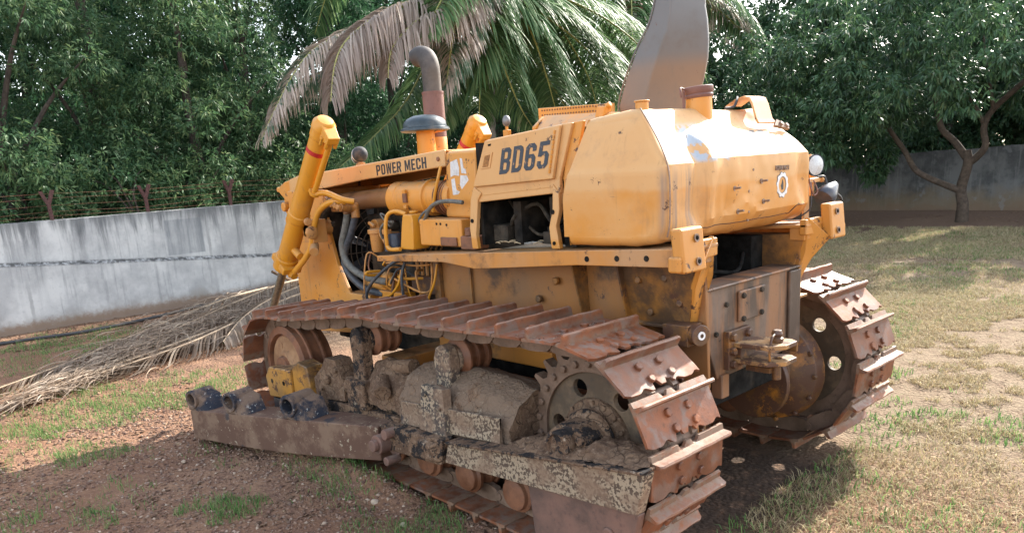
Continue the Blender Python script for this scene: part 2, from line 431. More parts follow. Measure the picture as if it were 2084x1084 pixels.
def make_track(side, phase):
    path, T = resample(TP, NS, phase)
    y0 = side * YT
    mb = MB(); link_mesh_mb(path, y0, mb)
    tr = part('track', mb, 'link', doz)
    for k, (p, d) in enumerate(path):
        o = bpy.data.objects.new('track_shoe', SHOE); COL.objects.link(o); o.parent = tr
        T_ = Vector((d.x, 0, d.y)); N_ = Vector((-d.y, 0, d.x))      # outward: left of travel
        # rotate so local x=T, z=N, y=+-
        Y = N_.cross(T_)
        m = Matrix((( T_.x, Y.x, N_.x, 0), (T_.y, Y.y, N_.y, 0), (T_.z, Y.z, N_.z, 0), (0, 0, 0, 1)))
        j = random.uniform(-.012, .012)
        o.matrix_world = Matrix.Translation(Vector((p.x, y0, p.y)) + N_ * .045) @ m @ Matrix.Rotation(j, 4, 'Y')
    return tr
# phase so that grouser tips sit at the angles read from the photograph (rear wrap starts at the bottom)
h = TL / NS
def phase_for(ang):                     # ang = angle of a grouser about the sprocket centre (rad)
    s_ = (1.5 * PI - ang) * .44         # arc length from the bottom, going backwards and up
    return (s_ - .068) % h
track_l = make_track(1, phase_for(1.614 + 4 * 2 * PI / 13.5))
track_r = make_track(-1, phase_for(1.700 + 4 * 2 * PI / 13.5))

# ---- sprocket, idler, rollers, frame for a side
def sprocket(side):
    y = side * YT
    m = MB(); n = 27
    poly = []
    for k in range(n):
        for f, r in ((0, .385), (.28, .40), (.42, .452), (.58, .452), (.72, .40)):
            a = 2 * PI * (k + f) / n; poly.append((r * math.cos(a), .548 + r * math.sin(a)))
    inner = [(.315 * math.cos(2 * PI * k / len(poly)), .548 + .315 * math.sin(2 * PI * k / len(poly))) for k in range(len(poly))]
    N = len(poly)
    vs = [(p[0], y - .03, p[1]) for p in poly] + [(p[0], y + .03, p[1]) for p in poly] + [(p[0], y - .03, p[1]) for p in inner] + [(p[0], y + .03, p[1]) for p in inner]
    fs = []
    for i in range(N):
        j = (i + 1) % N
        fs += [(i, j, N + j, N + i), (2 * N + i, 3 * N + i, 3 * N + j, 2 * N + j), (i, 2 * N + i, 2 * N + j, j), (N + i, N + j, 3 * N + j, 3 * N + i)]
    m.add(vs, fs)
    for k in range(27):
        a = 2 * PI * (k + .5) / 27
        m.bolt((.355 * math.cos(a), y + side * .03, .548 + .355 * math.sin(a)), (0, side, 0), .019, .016)
    sp = part('sprocket', m, 'link', doz, .003)
    # dished disc with six holes: ring sectors around each hole
    d = MB(); yo = y + side * .012; NH = 6; K = 96
    rings = [.325, .30, .285, .265, .245, .23, .12]
    th0 = R(126)
    hole = lambda x, z: min(math.hypot(x - .278 * math.cos(th0 + k * PI / 3), z - .278 * math.sin(th0 + k * PI / 3)) for k in range(6))
    bm = bmesh.new()
    # triangulate annulus with holes
    loops = [[(.33 * math.cos(2 * PI * i / 64), .33 * math.sin(2 * PI * i / 64)) for i in range(64)]]
    for k in range(6):
        cx, cz = .245 * math.cos(th0 + k * PI / 3), .245 * math.sin(th0 + k * PI / 3)
        loops.append([(cx + .042 * math.cos(2 * PI * i / 20), cz + .042 * math.sin(2 * PI * i / 20)) for i in range(20)])
    edges = []
    for lp in loops:
        vv = [bm.verts.new((p[0], yo, .548 + p[1])) for p in lp]
        edges += [bm.edges.new((vv[i], vv[(i + 1) % len(vv)])) for i in range(len(vv))]
    r_ = bmesh.ops.triangle_fill(bm, edges=edges, use_beauty=True)
    r_ = bmesh.ops.extrude_face_region(bm, geom=list(bm.faces))
    bmesh.ops.translate(bm, verts=[v for v in r_['geom'] if isinstance(v, bmesh.types.BMVert)], vec=(0, -side * .03, 0))
    bmesh.ops.recalc_face_normals(bm, faces=bm.faces)
    me = bpy.data.meshes.new('disc'); bm.to_mesh(me); bm.free()
    dd = link('disc', me, M['disc'], sp, .004)
    hb = MB()
    hb.rev([(0, .195), (.02, .19), (.035, .165), (.06, .15), (.10, .14), (.13, .10), (.17, .09)], (0, y + side * .012, .548), (0, side, 0), 36)
    for k in range(16):
        a = 2 * PI * k / 16; hb.bolt((.176 * math.cos(a), y + side * .03, .548 + .176 * math.sin(a)), (0, side, 0), .014, .02)
    part('hub', hb, 'mud', sp, .004)
    return sp
sprocket(1); sprocket(-1)
# final drive housings between hull and sprockets
for s in (1, -1):
    m = MB(); m.rev([(0, .16), (.10, .17), (.16, .30), (.24, .315), (.27, .26), (.32, .24)], (-.0, s * .42, .53), (0, s, 0), 40)
    for k in range(14):
        a = 2 * PI * k / 14; m.bolt((.30 * math.cos(a), s * .66 - s * .09, .53 + .30 * math.sin(a)), (0, -s, 0), .016, .02)
    m.rev([(0, .22), (.03, .225), (.035, .20)], (-.0, s * .40, .50), (0, s, 0), 30)
    part('final_drive_housing', m, 'oily', doz, .008)
def side_frame(s):
    """idler, rollers and roller frame of one side"""
    Y = lambda y: s * y
    m = MB(); m.rev([(0, .25), (.0, .305), (.05, .31), (.055, .322), (.075, .322), (.08, .305), (.15, .305), (.155, .322), (.175, .322), (.18, .31), (.22, .305), (.23, .25), (.19, .24), (.19, .10), (.26, .085)], (2.90, Y(YT - s * 0) - s * .115, .472), (0, s, 0), 48)
    m.rev([(0, .24), (.005, .10)], (2.90, Y(YT) + s * .085, .472), (0, s, 0), 40)
    idl = part('idler', m, 'rust', doz, .003)
    f = MB(); f.rev([(0, .235), (.014, .225), (.02, .13), (.04, .11), (.045, .02)], (2.90, Y(YT) + s * .078, .472), (0, s, 0), 40)
    for k in range(3):
        a = 1.2 + k * 2.1; f.cyl((2.9 + .165 * math.cos(a), Y(YT + .09), .472 + .165 * math.sin(a)), (2.9 + .165 * math.cos(a), Y(YT + .1), .472 + .165 * math.sin(a)), .022, n=12)
    part('idler_face', f, M['idler_face'], idl)
    # roller frame beam
    m = MB()
    m.box((.35, min(Y(.78), Y(1.08)), .27), (2.45, max(Y(.78), Y(1.08)), .46))
    m.box((2.3, min(Y(.78), Y(.83)), .30), (3.05, max(Y(.78), Y(.83)), .50))
    fr = part('roller_frame', m, 'mudblack', doz, .01)
    for x in (.42, .80, 1.15, 1.50, 1.87, 2.22, 2.52):
        w = MB(); w.rev([(0, .05), (.0, .075), (.02, .10), (.05, .10), (.055, .112), (.07, .112), (.075, .095), (.155, .095), (.16, .112), (.175, .112), (.18, .10), (.21, .10), (.235, .07), (.27, .06)], (x, Y(YT) - s * .135, .215), (0, s, 0), 28)
        w.rev([(0, .10), (.02, .102), (.03, .085), (.05, .08), (.06, .05)], (x, Y(1.075), .205), (0, s, 0), 20)
        part('track_roller', w, 'rust', fr, .003)
    return fr
t = NT('idler_casting')
c = t.mix(t.step(t.noise(7, det=6), .4, .65), (.24, .12, .055), (.36, .20, .10)); c = t.mix(t.math('MULTIPLY', t.step(t.noise(25, det=6), .55, .7), .7), c, (.15, .075, .045))
M['idler_face'] = t.bsdf(c, .75, 0., t.noise(30, det=5), .4, .004)
frame_l = side_frame(1); frame_r = side_frame(-1)
# carrier rollers and their posts
for s in (1, -1):
    for x in (.93, 1.78):
        w = MB(); w.rev([(0, .05), (0, .085), (.02, .092), (.03, .108), (.045, .108), (.05, .085), (.085, .085), (.09, .1), (.105, .1), (.11, .085), (.15, .085), (.155, .108), (.17, .108), (.185, .09), (.2, .06)], (x, s * .83, .815), (0, s, 0), 32)
        ro = part('carrier_roller', w, 'rust', doz, .002)
        p = MB()
        z0 = .40
        p.prism([(x - .075, z0), (x + .085, z0), (x + .065, .70), (x + .075, .82), (x + .05, .885), (x, .905), (x - .05, .885), (x - .07, .82), (x - .06, .70)], 'y', s * 1.04, s * 1.115)
        p.cyl((x, s * .99, .815), (x, s * 1.045, .815), .075, n=20)
        p.box((x - .10, min(s * 1.03, s * 1.16), .40), (x + .10, max(s * 1.03, s * 1.16), .58))
        part('roller_bracket', p, 'mudblack' if x > 1 else 'speckle_dark', ro, .012)

# ---- left side frame furniture: dirt-covered guard, yoke, tensioner
def lumpy(name, grid_fn, nu, nv, mat, parent, amp=.01, freq=9., label=None):
    """closed-ish sheet from grid_fn(u,v) displaced with noise"""
    from mathutils import noise as nz
    m = MB(); vs = []
    for i in range(nu + 1):
        for j in range(nv + 1):
            p = Vector(grid_fn(i / nu, j / nv)); d = nz.noise_vector(p * freq) * amp + nz.noise_vector(p * freq * 3.1) * amp * .4
            vs.append(p + d)
    fs = [(i * (nv + 1) + j, (i + 1) * (nv + 1) + j, (i + 1) * (nv + 1) + j + 1, i * (nv + 1) + j + 1) for i in range(nu) for j in range(nv)]
    m.add(vs, fs); me = m.mesh(name, 60)
    return link(name, me, M[mat], parent, 0, label)
def guard_shape(u, v, x0=.36, x1=1.28):
    # v: 0 outer bottom -> up -> over the top -> inner bottom
    x = x1 + (x0 - x1) * u
    prof = [(1.17, .44), (1.175, .58), (1.10, .70), (.98, .765), (.86, .74), (.80, .60)]
    k = v * (len(prof) - 1); i = min(int(k), len(prof) - 2); f = k - i
    y = prof[i][0] * (1 - f) + prof[i + 1][0] * f; z = prof[i][1] * (1 - f) + prof[i + 1][1] * f
    z = .44 + (z - .44) * (1 - .12 * abs(2 * u - 1) ** 3)
    return (x, y, z)
lumpy('spring_cover', guard_shape, 60, 30, 'mudspeckle' if 'mudspeckle' in M else 'mud', frame_l, .013, 8)
m = MB(); pts = [guard_shape(1, v / 10) for v in range(11)]
m.add([(p[0] + .004, p[1], p[2]) for p in pts], [tuple(range(11))]); pts = [guard_shape(0, v / 10) for v in range(11)]
m.add([(p[0] - .004, p[1], p[2]) for p in pts], [tuple(range(11))])
part('spring_cover_end', m, 'mud', frame_l)
# flaking outer face plates of the cover
m = MB(); m.hexa([(1.26, 1.178, .42), (.40, 1.19, .50), (.40, 1.20, .63), (1.24, 1.19, .56)], [(1.26, 1.19, .42), (.40, 1.202, .50), (.40, 1.185, .63), (1.24, 1.176, .56)])
part('cover_plate', m, 'speckle', frame_l, .004)
m = MB(); m.hexa([(1.03, 1.17, .45), (.80, 1.17, .45), (.80, 1.17, .70), (1.0, 1.17, .70)], [(1.03, 1.225, .45), (.80, 1.225, .45), (.82, 1.21, .70), (1.0, 1.21, .70)])
m.bolt((.97, 1.215, .655), (0, 1, 0), .018, .014); m.bolt((.85, 1.215, .60), (0, 1, 0), .018, .012)
part('clamp_block', m, 'speckle_dark', frame_l, .012)
# crusty heap in front of the cover (recoil housing)
def heap(u, v):
    x = 1.72 - .48 * u; a = PI * v
    return (x, .98 + .15 * math.cos(a), .44 + (.24 + .03 * math.sin(7 * u)) * math.sin(a))
lumpy('recoil_housing', heap, 30, 20, 'mud', frame_l, .02, 9)
m = MB(); m.cyl((1.55, 1.10, .60), (1.45, 1.17, .56), .06, .05, 16); m.cyl((1.72, 1.0, .64), (1.35, 1.0, .70), .045, n=12)
part('housing_boss', m, 'mud', frame_l, .005)
# idler yoke: yellow block, muddy casting, adjuster rod
yk = MB()
yk.prism([(2.62, .30), (2.98, .27), (3.01, .42), (2.94, .50), (2.62, .52)], 'y', 1.03, 1.17)
y1 = part('idler_yoke', yk, 'yoke' if 'yoke' in M else 'paint', frame_l, .014)
m = MB(); m.prism([(2.36, .34), (2.615, .315), (2.615, .535), (2.52, .59), (2.40, .57)], 'y', 1.02, 1.15)
part('yoke_block', m, 'yoke', y1, .012)
m = MB(); m.box((2.63, 1.02, .155), (2.97, 1.15, .266)); part('yoke_shoe', m, 'black', y1, .01)
m = MB(); m.bolt((2.90, 1.17, .40), (0, 1, 0), .016, .004, 12); m.bolt((2.72, 1.17, .41), (0, 1, 0), .016, .004, 12); part('hole_plug', m, 'dark', y1)
m = MB()
m.prism([(1.98, .40), (2.35, .36), (2.36, .50), (2.25, .58), (2.18, .66), (2.06, .66), (1.98, .54)], 'y', 1.0, 1.12)
m.cyl((2.05, 1.06, .50), (1.80, 1.06, .50), .045, n=16); m.cyl((2.0, 1.06, .50), (1.93, 1.06, .50), .06, n=16)
m.rev([(0, .03), (.02, .035), (.03, .02)], (2.16, 1.12, .52), (0, 1, 0), 12)
m.bolt((2.05, 1.12, .60), (0, 1, 0), .022, .02); m.bolt((2.25, 1.12, .45), (0, 1, 0), .022, .02)
part('track_adjuster', m, 'mud', frame_l, .01)
m = MB(); m.prism([(2.45, .27), (1.3, .30), (1.3, .42), (2.45, .36)], 'y', 1.085, 1.13)
m.cyl((2.30, 1.11, .36), (2.30, 1.11, .43), .016, n=8)
part('frame_flange', m, 'mudblack', frame_l, .008)
# ---- girder carrying the push arm, with the trunnion cap on top
m = MB()
m.hexa([(.78, 1.20, .33), (-.46, 1.20, .415), (-.51, 1.20, .60), (.74, 1.20, .445)], [(.78, 1.262, .33), (-.46, 1.262, .415), (-.51, 1.262, .60), (.74, 1.262, .445)])
gir = part('push_arm', m, 'speckle', doz, .006)
m = MB(); m.hexa([(.74, 1.195, .447), (-.51, 1.195, .603), (-.51, 1.195, .615), (.74, 1.195, .459)], [(.74, 1.285, .447), (-.51, 1.285, .603), (-.51, 1.285, .615), (.74, 1.285, .459)])
part('upper_flange', m, 'mudblack', gir, .004)
m = MB(); m.hexa([(.15, 1.20, .10), (-.40, 1.20, .16), (-.46, 1.20, .412), (.18, 1.20, .37)], [(.15, 1.245, .10), (-.40, 1.245, .16), (-.46, 1.245, .412), (.18, 1.245, .37)])
m.cyl((-.3, 1.24, .28), (-.3, 1.26, .28), .03, n=16)
part('lower_guard', m, 'beam', gir, .008)
def hubdirt(u, v):
    x = .35 - .84 * u; w = math.sin(PI * min(1, u * 1.05 + .02))
    return (x, 1.26 - .28 * v, .49 + .125 * u + (.02 + .05 * w) * math.sin(PI * v))
lumpy('packed_soil', hubdirt, 110, 40, 'mud', gir, .020, 15)
m = MB()
m.rev([(0, .155), (.03, .15), (.05, .12), (.09, .105)], (-.02, 1.02, .56), (0, 1, 0), 36)
m.prism([(.10, .52), (-.14, .54), (-.14, .63), (-.08, .68), (.02, .68), (.10, .62)], 'y', 1.05, 1.19)
part('trunnion_housing', m, 'mudblack', gir, .012)
m = MB(); m.rev([(0, .066), (.055, .066), (.06, .058), (.058, .05), (.048, .048)], (-.02, 1.19, .602), (0, 1, 0), 28)
m.bolt((-.115, 1.19, .63), (0, 1, 0), .022, .02); m.bolt((-.10, 1.19, .56), (0, 1, 0), .02, .02)
part('trunnion_cap', m, 'mudblack', gir, .004)
# ---- front joint
m = MB()
m.hexa([(1.34, 1.20, .29), (.80, 1.20, .32), (.77, 1.20, .46), (1.34, 1.20, .43)], [(1.34, 1.275, .28), (.80, 1.275, .31), (.77, 1.275, .455), (1.34, 1.275, .42)])
m.hexa([(1.02, 1.27, .31), (.80, 1.27, .325), (.79, 1.27, .44), (.97, 1.27, .43)], [(.98, 1.31, .33), (.84, 1.31, .34), (.84, 1.31, .42), (.96, 1.31, .42)])
jt = part('arm_joint', m, 'mudblack', gir, .01)
m = MB()
m.cyl((1.30, 1.22, .33), (1.30, 1.34, .33), .055, n=20); m.cyl((1.30, 1.34, .33), (1.30, 1.37, .33), .034, n=16)
m.cyl((1.23, 1.25, .40), (1.23, 1.33, .40), .030, n=12); m.cyl((1.22, 1.25, .25), (1.22, 1.34, .25), .026, n=12)
m.rev([(0, .07), (.03, .07)], (1.235, 1.24, .33), (0, 1, 0), 20)
part('pin', m, 'beam', jt, .005)
# ---- loose front beam of the C-frame, swung outwards, with three lugs
A = Vector((1.42, 1.245, 0)); B = Vector((3.31, 1.635, 0)); D = (B - A).normalized(); Nn = Vector((D.y, -D.x, 0))
fA, fB = .175, .01; tA, tB = .385, .225; wd = .21
m = MB()
q = lambda P, off, z: tuple(P + Nn * off + Vector((0, 0, z)))
mid = A.lerp(B, .5)
K = 8; rings = []
for k in range(K + 1):
    f = k / K; P = A.lerp(B, f); bot = fA + (fB - fA) * f - .028 * math.sin(PI * f); top = tA + (tB - tA) * f - .004 * math.sin(3 * f)
    rings.append([q(P, 0, bot), q(P, 0, top), q(P, wd, top + .004), q(P, wd, bot + .01)])
vs = [p for r_ in rings for p in r_]
fs = [(4 * k + i, 4 * k + (i + 1) % 4, 4 * k + 4 + (i + 1) % 4, 4 * k + 4 + i) for k in range(K) for i in range(4)] + [(0, 1, 2, 3), tuple(4 * K + i for i in (3, 2, 1, 0))]
m.add(vs, fs)
beam = part('front_beam', m, 'beamface' if 'beamface' in M else 'beam', doz, .008)
for f, hs in ((.405, 1.28), (.735, 1.2), (.975, 1.15)):
    P = A.lerp(B, f) + Nn * .075; top = tA + (tB - tA) * f
    m = MB(); ux = D; r0 = .058 * hs; L = .15 * hs
    # pipe lug: axis across the beam towards the camera side, with a wedge foot behind it
    ax = (-Nn).normalized()
    c0 = P + Vector((0, 0, top + r0 + .012))
    m.rev([(0, r0 * .66), (.0, r0), (L, r0), (L, r0 * .66), (0.0, r0 * .66)], c0 - ax * L * .5, ax, 32, cap=False)
    Zv = Vector((0, 0, 1)); dn = Zv * -(r0 + .013)
    a0 = c0 - ax * L * .46; a1 = c0 + ax * L * .44
    # pedestal under the pipe, then a gusset wedge running back along the beam
    m.hexa([a0 + dn + D * r0 * .9, a1 + dn + D * r0 * .9, a1 + dn - D * r0 * 1.0, a0 + dn - D * r0 * 1.0], [a0 + D * r0 * .72 - Zv * r0 * .69, a1 + D * r0 * .72 - Zv * r0 * .69, a1 - D * r0 * .72 - Zv * r0 * .69, a0 - D * r0 * .72 - Zv * r0 * .69])
    m.hexa([a0 + dn - D * r0 * .6, a1 + dn - D * r0 * .6, a1 + dn - D * r0 * 2.6 - ax * .02, a0 + dn - D * r0 * 2.6], [a0 - D * r0 * .70 + Zv * r0 * .72, a1 - D * r0 * .85 + Zv * r0 * .45, a1 - D * r0 * 1.3 - Zv * r0 * .2 - ax * .03, a0 - D * r0 * 1.9 + Zv * r0 * .5])
    part('pipe_lug', m, 'blackchip' if 'blackchip' in M else 'black', beam, .006)

# =================================================================== body
from mathutils import noise as mnoise
def sst(a, b, x):
    t_ = min(1, max(0, (x - a) / (b - a))); return t_ * t_ * (3 - 2 * t_)
# ---- fuel tank: rear profile swept across, rounded corners, dents pressed into the sheet
def tank():
    prof0 = [(.33, 1.985), (.20, 2.0), (.10, 2.008), (.045, 2.010), (.015, 2.0), (-.012, 1.975), (-.06, 1.912), (-.12, 1.832), (-.184, 1.755), (-.188, 1.71), (-.188, 1.60), (-.184, 1.50), (-.178, 1.46), (-.16, 1.425), (-.12, 1.405), (0, 1.392), (.2, 1.388), (.40, 1.386)]
    # densify
    P = []
    for (a, b) in zip(prof0, prof0[1:]):
        n = max(1, int(math.dist(a, b) / .022))
        for k in range(n): P.append((a[0] + (b[0] - a[0]) * k / n, a[1] + (b[1] - a[1]) * k / n))
    P.append(prof0[-1])
    Wd = lambda z: .652 if z < 1.745 else .652 - (z - 1.745) * .30
    rad = .045
    Nrm = []
    for i, p in enumerate(P):
        a = P[max(i - 1, 0)]; b = P[min(i + 1, len(P) - 1)]; d = Vector((b[0] - a[0], b[1] - a[1])).normalized(); Nrm.append(Vector((d.y, -d.x)))   # points to the rear
    rows = []
    for i, p in enumerate(P):
        n = Nrm[i]; w = Wd(p[1]); row = []
        cols = []
        for k in range(7):
            a = PI / 2 * (1 - k / 6); cols.append((w - rad + rad * math.sin(a), rad * (1 - math.cos(a))))
        inner = [(w - rad) * (1 - 2 * k / 84) for k in range(1, 84)]
        cols += [(y, 0) for y in inner]
        for k in range(7):
            a = PI / 2 * (k / 6); cols.append((-(w - rad + rad * math.sin(a)), rad * (1 - math.cos(a))))
        for (y, ins) in cols:
            x, z = p; d = -ins
            rear = sst(-.02, -.1, x) * sst(1.39, 1.44, z)           # 1 on the rear and sloping faces
            edge = sst(w, w - .06, abs(y))
            # proud middle panel with a bowed left shoulder
            fold = .365 + .03 * math.sin((z - 1.42) * 9.5) - .02
            low = sst(1.425, 1.50, z) * (1 - .9 * sst(1.80, 1.93, z))
            d += .034 * low * rear * sst(fold + .026, fold - .022, y) * edge - .016 * rear * low * math.exp(-((y - fold - .05) / .035) ** 2)
            d -= .014 * rear * low * math.exp(-((y - fold + .085) / .03) ** 2) * sst(1.75, 1.62, z)
            # dish near the right-hand corner, crumple under it
            d -= .03 * rear * math.exp(-(((y + .53) / .06) ** 2 + ((z - 1.64) / .10) ** 2)) * edge
            d += .018 * rear * math.exp(-(((y + .50) / .05) ** 2 + ((z - 1.50) / .045) ** 2)) * edge
            d += .011 * rear * mnoise.noise(Vector((x * 20, y * 26, z * 26))) * math.exp(-(((y + .50) / .09) ** 2 + ((z - 1.48) / .07) ** 2)) * edge
            # swelling at the lower left
            d += .035 * rear * math.exp(-(((y - .45) / .07) ** 2 + ((z - 1.455) / .05) ** 2)) * edge
            d -= .014 * rear * math.exp(-(((y - .22) / .05) ** 2 + ((z - 1.60) / .16) ** 2))
            # creases pressed into the panel: a slanting kink and a low gouge
            kk = (y - .05) * .5 + (z - 1.60); d -= .010 * rear * math.exp(-(kk / .018) ** 2) * math.exp(-((y - .12) / .16) ** 2)
            kk = (y + .1) * .35 - (z - 1.50); d += .008 * rear * math.exp(-(kk / .014) ** 2) * math.exp(-((y + .02) / .2) ** 2)
            # hollow on the top slope behind the filler
            d -= .022 * math.exp(-(((y + .30) / .12) ** 2 + ((z - 1.955) / .05) ** 2)) * (1 if x < .06 else 0)
            calm = 1 - .9 * math.exp(-(((y + .30) / .085) ** 2 + ((z - 1.63) / .10) ** 2)) * rear
            d += calm * .010 * mnoise.noise(Vector((x * 5, y * 5, z * 5 + 3))) * edge + .003 * mnoise.noise(Vector((x * 16, y * 16, z * 16))) * edge
            # weld groove along the lower edge, running uphill on the right
            sag = 0
            zz = 1.437 + .012 * math.sin(y * 9) + .006 * math.sin(y * 23)
            d -= .006 * rear * math.exp(-((z - zz) / .006) ** 2)
            row.append((x + n.x * d, y, z + n.y * d))
        rows.append(row)
    m = MB(); nc = len(rows[0]); vs = [p for r_ in rows for p in r_]
    fs = [(i * nc + j, i * nc + j + 1, (i + 1) * nc + j + 1, (i + 1) * nc + j) for i in range(len(rows) - 1) for j in range(nc - 1)]
    m.add(vs, fs)
    # side sheets: fill from the rounded rear edge to the slanted front edge
    for j, s in ((0, 1), (nc - 1, -1)):
        edge = [rows[i][j] for i in range(len(rows))]
        front = []
        for e in edge:
            z = e[2]; xf = .435 if z < 1.62 else .435 - (z - 1.62) * .34
            if z <= 1.40: xf = .41
            front.append((max(xf, e[0] + .001), e[1], z))
        K = 14; g = []
        for i in range(len(edge)):
            for k in range(K + 1):
                f = k / K; a, b = edge[i], front[i]
                x = a[0] + (b[0] - a[0]) * f; z = a[2] + (b[2] - a[2]) * f; y = a[1]
                bulge = .006 * mnoise.noise(Vector((x * 4, s * 3, z * 4))) * math.sin(PI * f)
                dent = 0
                if s > 0: dent = -.016 * math.exp(-(((x + .10) / .045) ** 2 + ((z - 1.52) / .06) ** 2)) * sst(0, .1, f)
                g.append((x, y + s * bulge + dent, z))
        fs = [(i * (K + 1) + k, i * (K + 1) + k + 1, (i + 1) * (K + 1) + k + 1, (i + 1) * (K + 1) + k) for i in range(len(edge) - 1) for k in range(K)]
        m.add(g, fs)
    # front sheet
    m.add([(.41, .64, 1.388), (.41, -.64, 1.388), (.435, -.65, 1.62), (.435, .65, 1.62)], [(0, 1, 2, 3)])
    m.add([(.435, .65, 1.62), (.435, -.65, 1.62), (.32, -.57, 1.985), (.32, .57, 1.985)], [(0, 1, 2, 3)])
    seam = []
    for j in range(12, nc - 10, 2):
        y_ = rows[0][j][1]; zt = 1.455 + .010 * math.sin(y_ * 9) + .007 * math.sin(y_ * 23) + (.02 if y_ < -.1 else 0)
        seam.append(min((rows[i][j] for i in range(len(rows)) if rows[i][j][0] < -.1), key=lambda p: abs(p[2] - zt)))
    sm_ = MB(); sm_.tube(seam, .0028, 5, 2)
    me = m.mesh('fuel_tank', 24)
    tk_ = link('fuel_tank', me, M['tank'], doz); part('lower_seam', sm_, 'crackdark', tk_); return tk_
tk = tank()
# weld seam down the left rear corner
sl = [(.004, .572, 2.008), (-.05, .582, 1.94), (-.12, .604, 1.852), (-.172, .622, 1.765), (-.192, .632, 1.70), (-.194, .634, 1.60), (-.190, .634, 1.50), (-.176, .634, 1.44)]
m = MB(); m.tube(sl, .0035, 6, 3); part('weld_seam', m, 'faintink', tk)
# filler neck with rusty cap
m = MB(); c0 = Vector((-.075, .075, 1.86)); 
nk = MB(); nk.rev([(0, .068), (.155, .062)], (.035, .06, 1.91), (0, 0, 1), 32)
neck = part('filler_neck', nk, 'paint', tk)
m = MB(); m.rev([(0, .066), (.012, .071), (.02, .066), (.03, .073), (.052, .073), (.056, .066), (.05, .055)], (.035, .06, 2.06), (.05, .03, 1), 32)
m.tube([(.08, .12, 2.105), (.08, .15, 2.11), (.07, .165, 2.09), (.07, .16, 2.065)], .006, 6); m.box((.064, .137, 2.01), (.076, .143, 2.10))
part('filler_cap', m, 'pipe_rust', neck, .002)
# bent step plate on the tank roof
m = MB()
w0, w1 = -.46, -.30
outer = [(.10, 2.035), (.05, 2.06), (.0, 2.072), (-.035, 2.062), (-.052, 2.03), (-.075, 1.955), (-.09, 1.93)]
inner = [(x - .008 if i > 2 else x, z - .008) for i, (x, z) in enumerate(outer)]
inner = [(x + .010, z - .006) for x, z in outer]
n = len(outer)
vs = []
for (x, z) in outer: vs += [(x, w0, z), (x, w1, z)]
for (x, z) in inner: vs += [(x, w0, z), (x, w1, z)]
fs = []
for i in range(n - 1):
    a = 2 * i; b = 2 * n + 2 * i
    fs += [(a, a + 1, a + 3, a + 2), (b, b + 2, b + 3, b + 1), (a, a + 2, b + 2, b), (a + 1, b + 1, b + 3, a + 3)]
fs += [(0, 2 * n, 2 * n + 1, 1), (2 * n - 2, 2 * n - 1, 4 * n - 1, 4 * n - 2)]
m.add(vs, fs); plate = part('bent_step_plate', m, 'tankplain' if 'tankplain' in M else 'paint', tk)
m = MB(); m.hexa([(-.088, -.46, 1.935), (-.088, -.58, 1.905), (-.100, -.58, 1.885), (-.100, -.42, 1.905)], [(-.100, -.46, 1.945), (-.100, -.58, 1.915), (-.112, -.58, 1.895), (-.112, -.42, 1.915)])
m.bolt((-.10, -.49, 1.915), (-.8, 0, .6), .014, .02); m.bolt((-.10, -.55, 1.905), (-.8, 0, .6), .014, .02)
part('bolted_tab', m, 'faintink', plate)
m = MB(); m.tube([(.05, -.20, 2.015), (.03, -.25, 2.02), (.03, -.28, 2.05), (.05, -.32, 2.07)], .007, 6); part('cable_stub', m, 'blackrub', tk)
m = MB(); m.cyl((.05, .50, 2.0), (.05, .50, 2.04), .03, n=16); m.cyl((.05, .50, 2.04), (.05, .50, 2.048), .036, n=16); part('vent_plug', m, 'paint', tk, .003)
m = MB()
for (y, z) in ((.15, 1.62), (-.10, 1.64), (.12, 1.51), (-.12, 1.54)):
    m.cyl((-.205, y, z), (-.252, y, z + .004), .0055, n=8); m.cyl((-.205, y, z), (-.222, y, z), .013, n=10)
part('stud', m, 'faintink', tk)
m = MB()
for (y, z) in ((.02, 1.60), (.02, 1.50), (.03, 1.46), (-.02, 1.70)): m.cyl((-.214, y, z), (-.222, y, z), .006, n=10)
part('rivet', m, 'faintink', tk)

# ---- lettering helper
def text(name, s, loc, xdir, up, size, mat, parent, sx=1., bold=0., shear=0., depth=.0015, spacing=1.):
    cu = bpy.data.curves.new(name, 'FONT'); cu.body = s; cu.size = size; cu.extrude = depth; cu.offset = bold; cu.shear = shear; cu.space_character = spacing; cu.align_x = 'CENTER'; cu.align_y = 'CENTER'
    tmp = bpy.data.objects.new(name, cu); COL.objects.link(tmp)
    dg = bpy.context.evaluated_depsgraph_get(); dg.update(); me = bpy.data.meshes.new_from_object(tmp.evaluated_get(dg))
    bpy.data.objects.remove(tmp)
    X = Vector(xdir).normalized(); Z = Vector(up); N_ = X.cross(Z).normalized(); Z = N_.cross(X)
    mt = Matrix((( X.x * sx, Z.x, N_.x, loc[0]), (X.y * sx, Z.y, N_.y, loc[1]), (X.z * sx, Z.z, N_.z, loc[2]), (0, 0, 0, 1)))
    me.transform(mt); me.materials.clear()
    return link(name, me, M[mat], parent)
text('lettering', 'POWER MECH', (-.2245, -.295, 1.695), (0, -1, -.02), (0, 0, 1), .034, 'faintink', tk, .62, .0006, 0, .003)
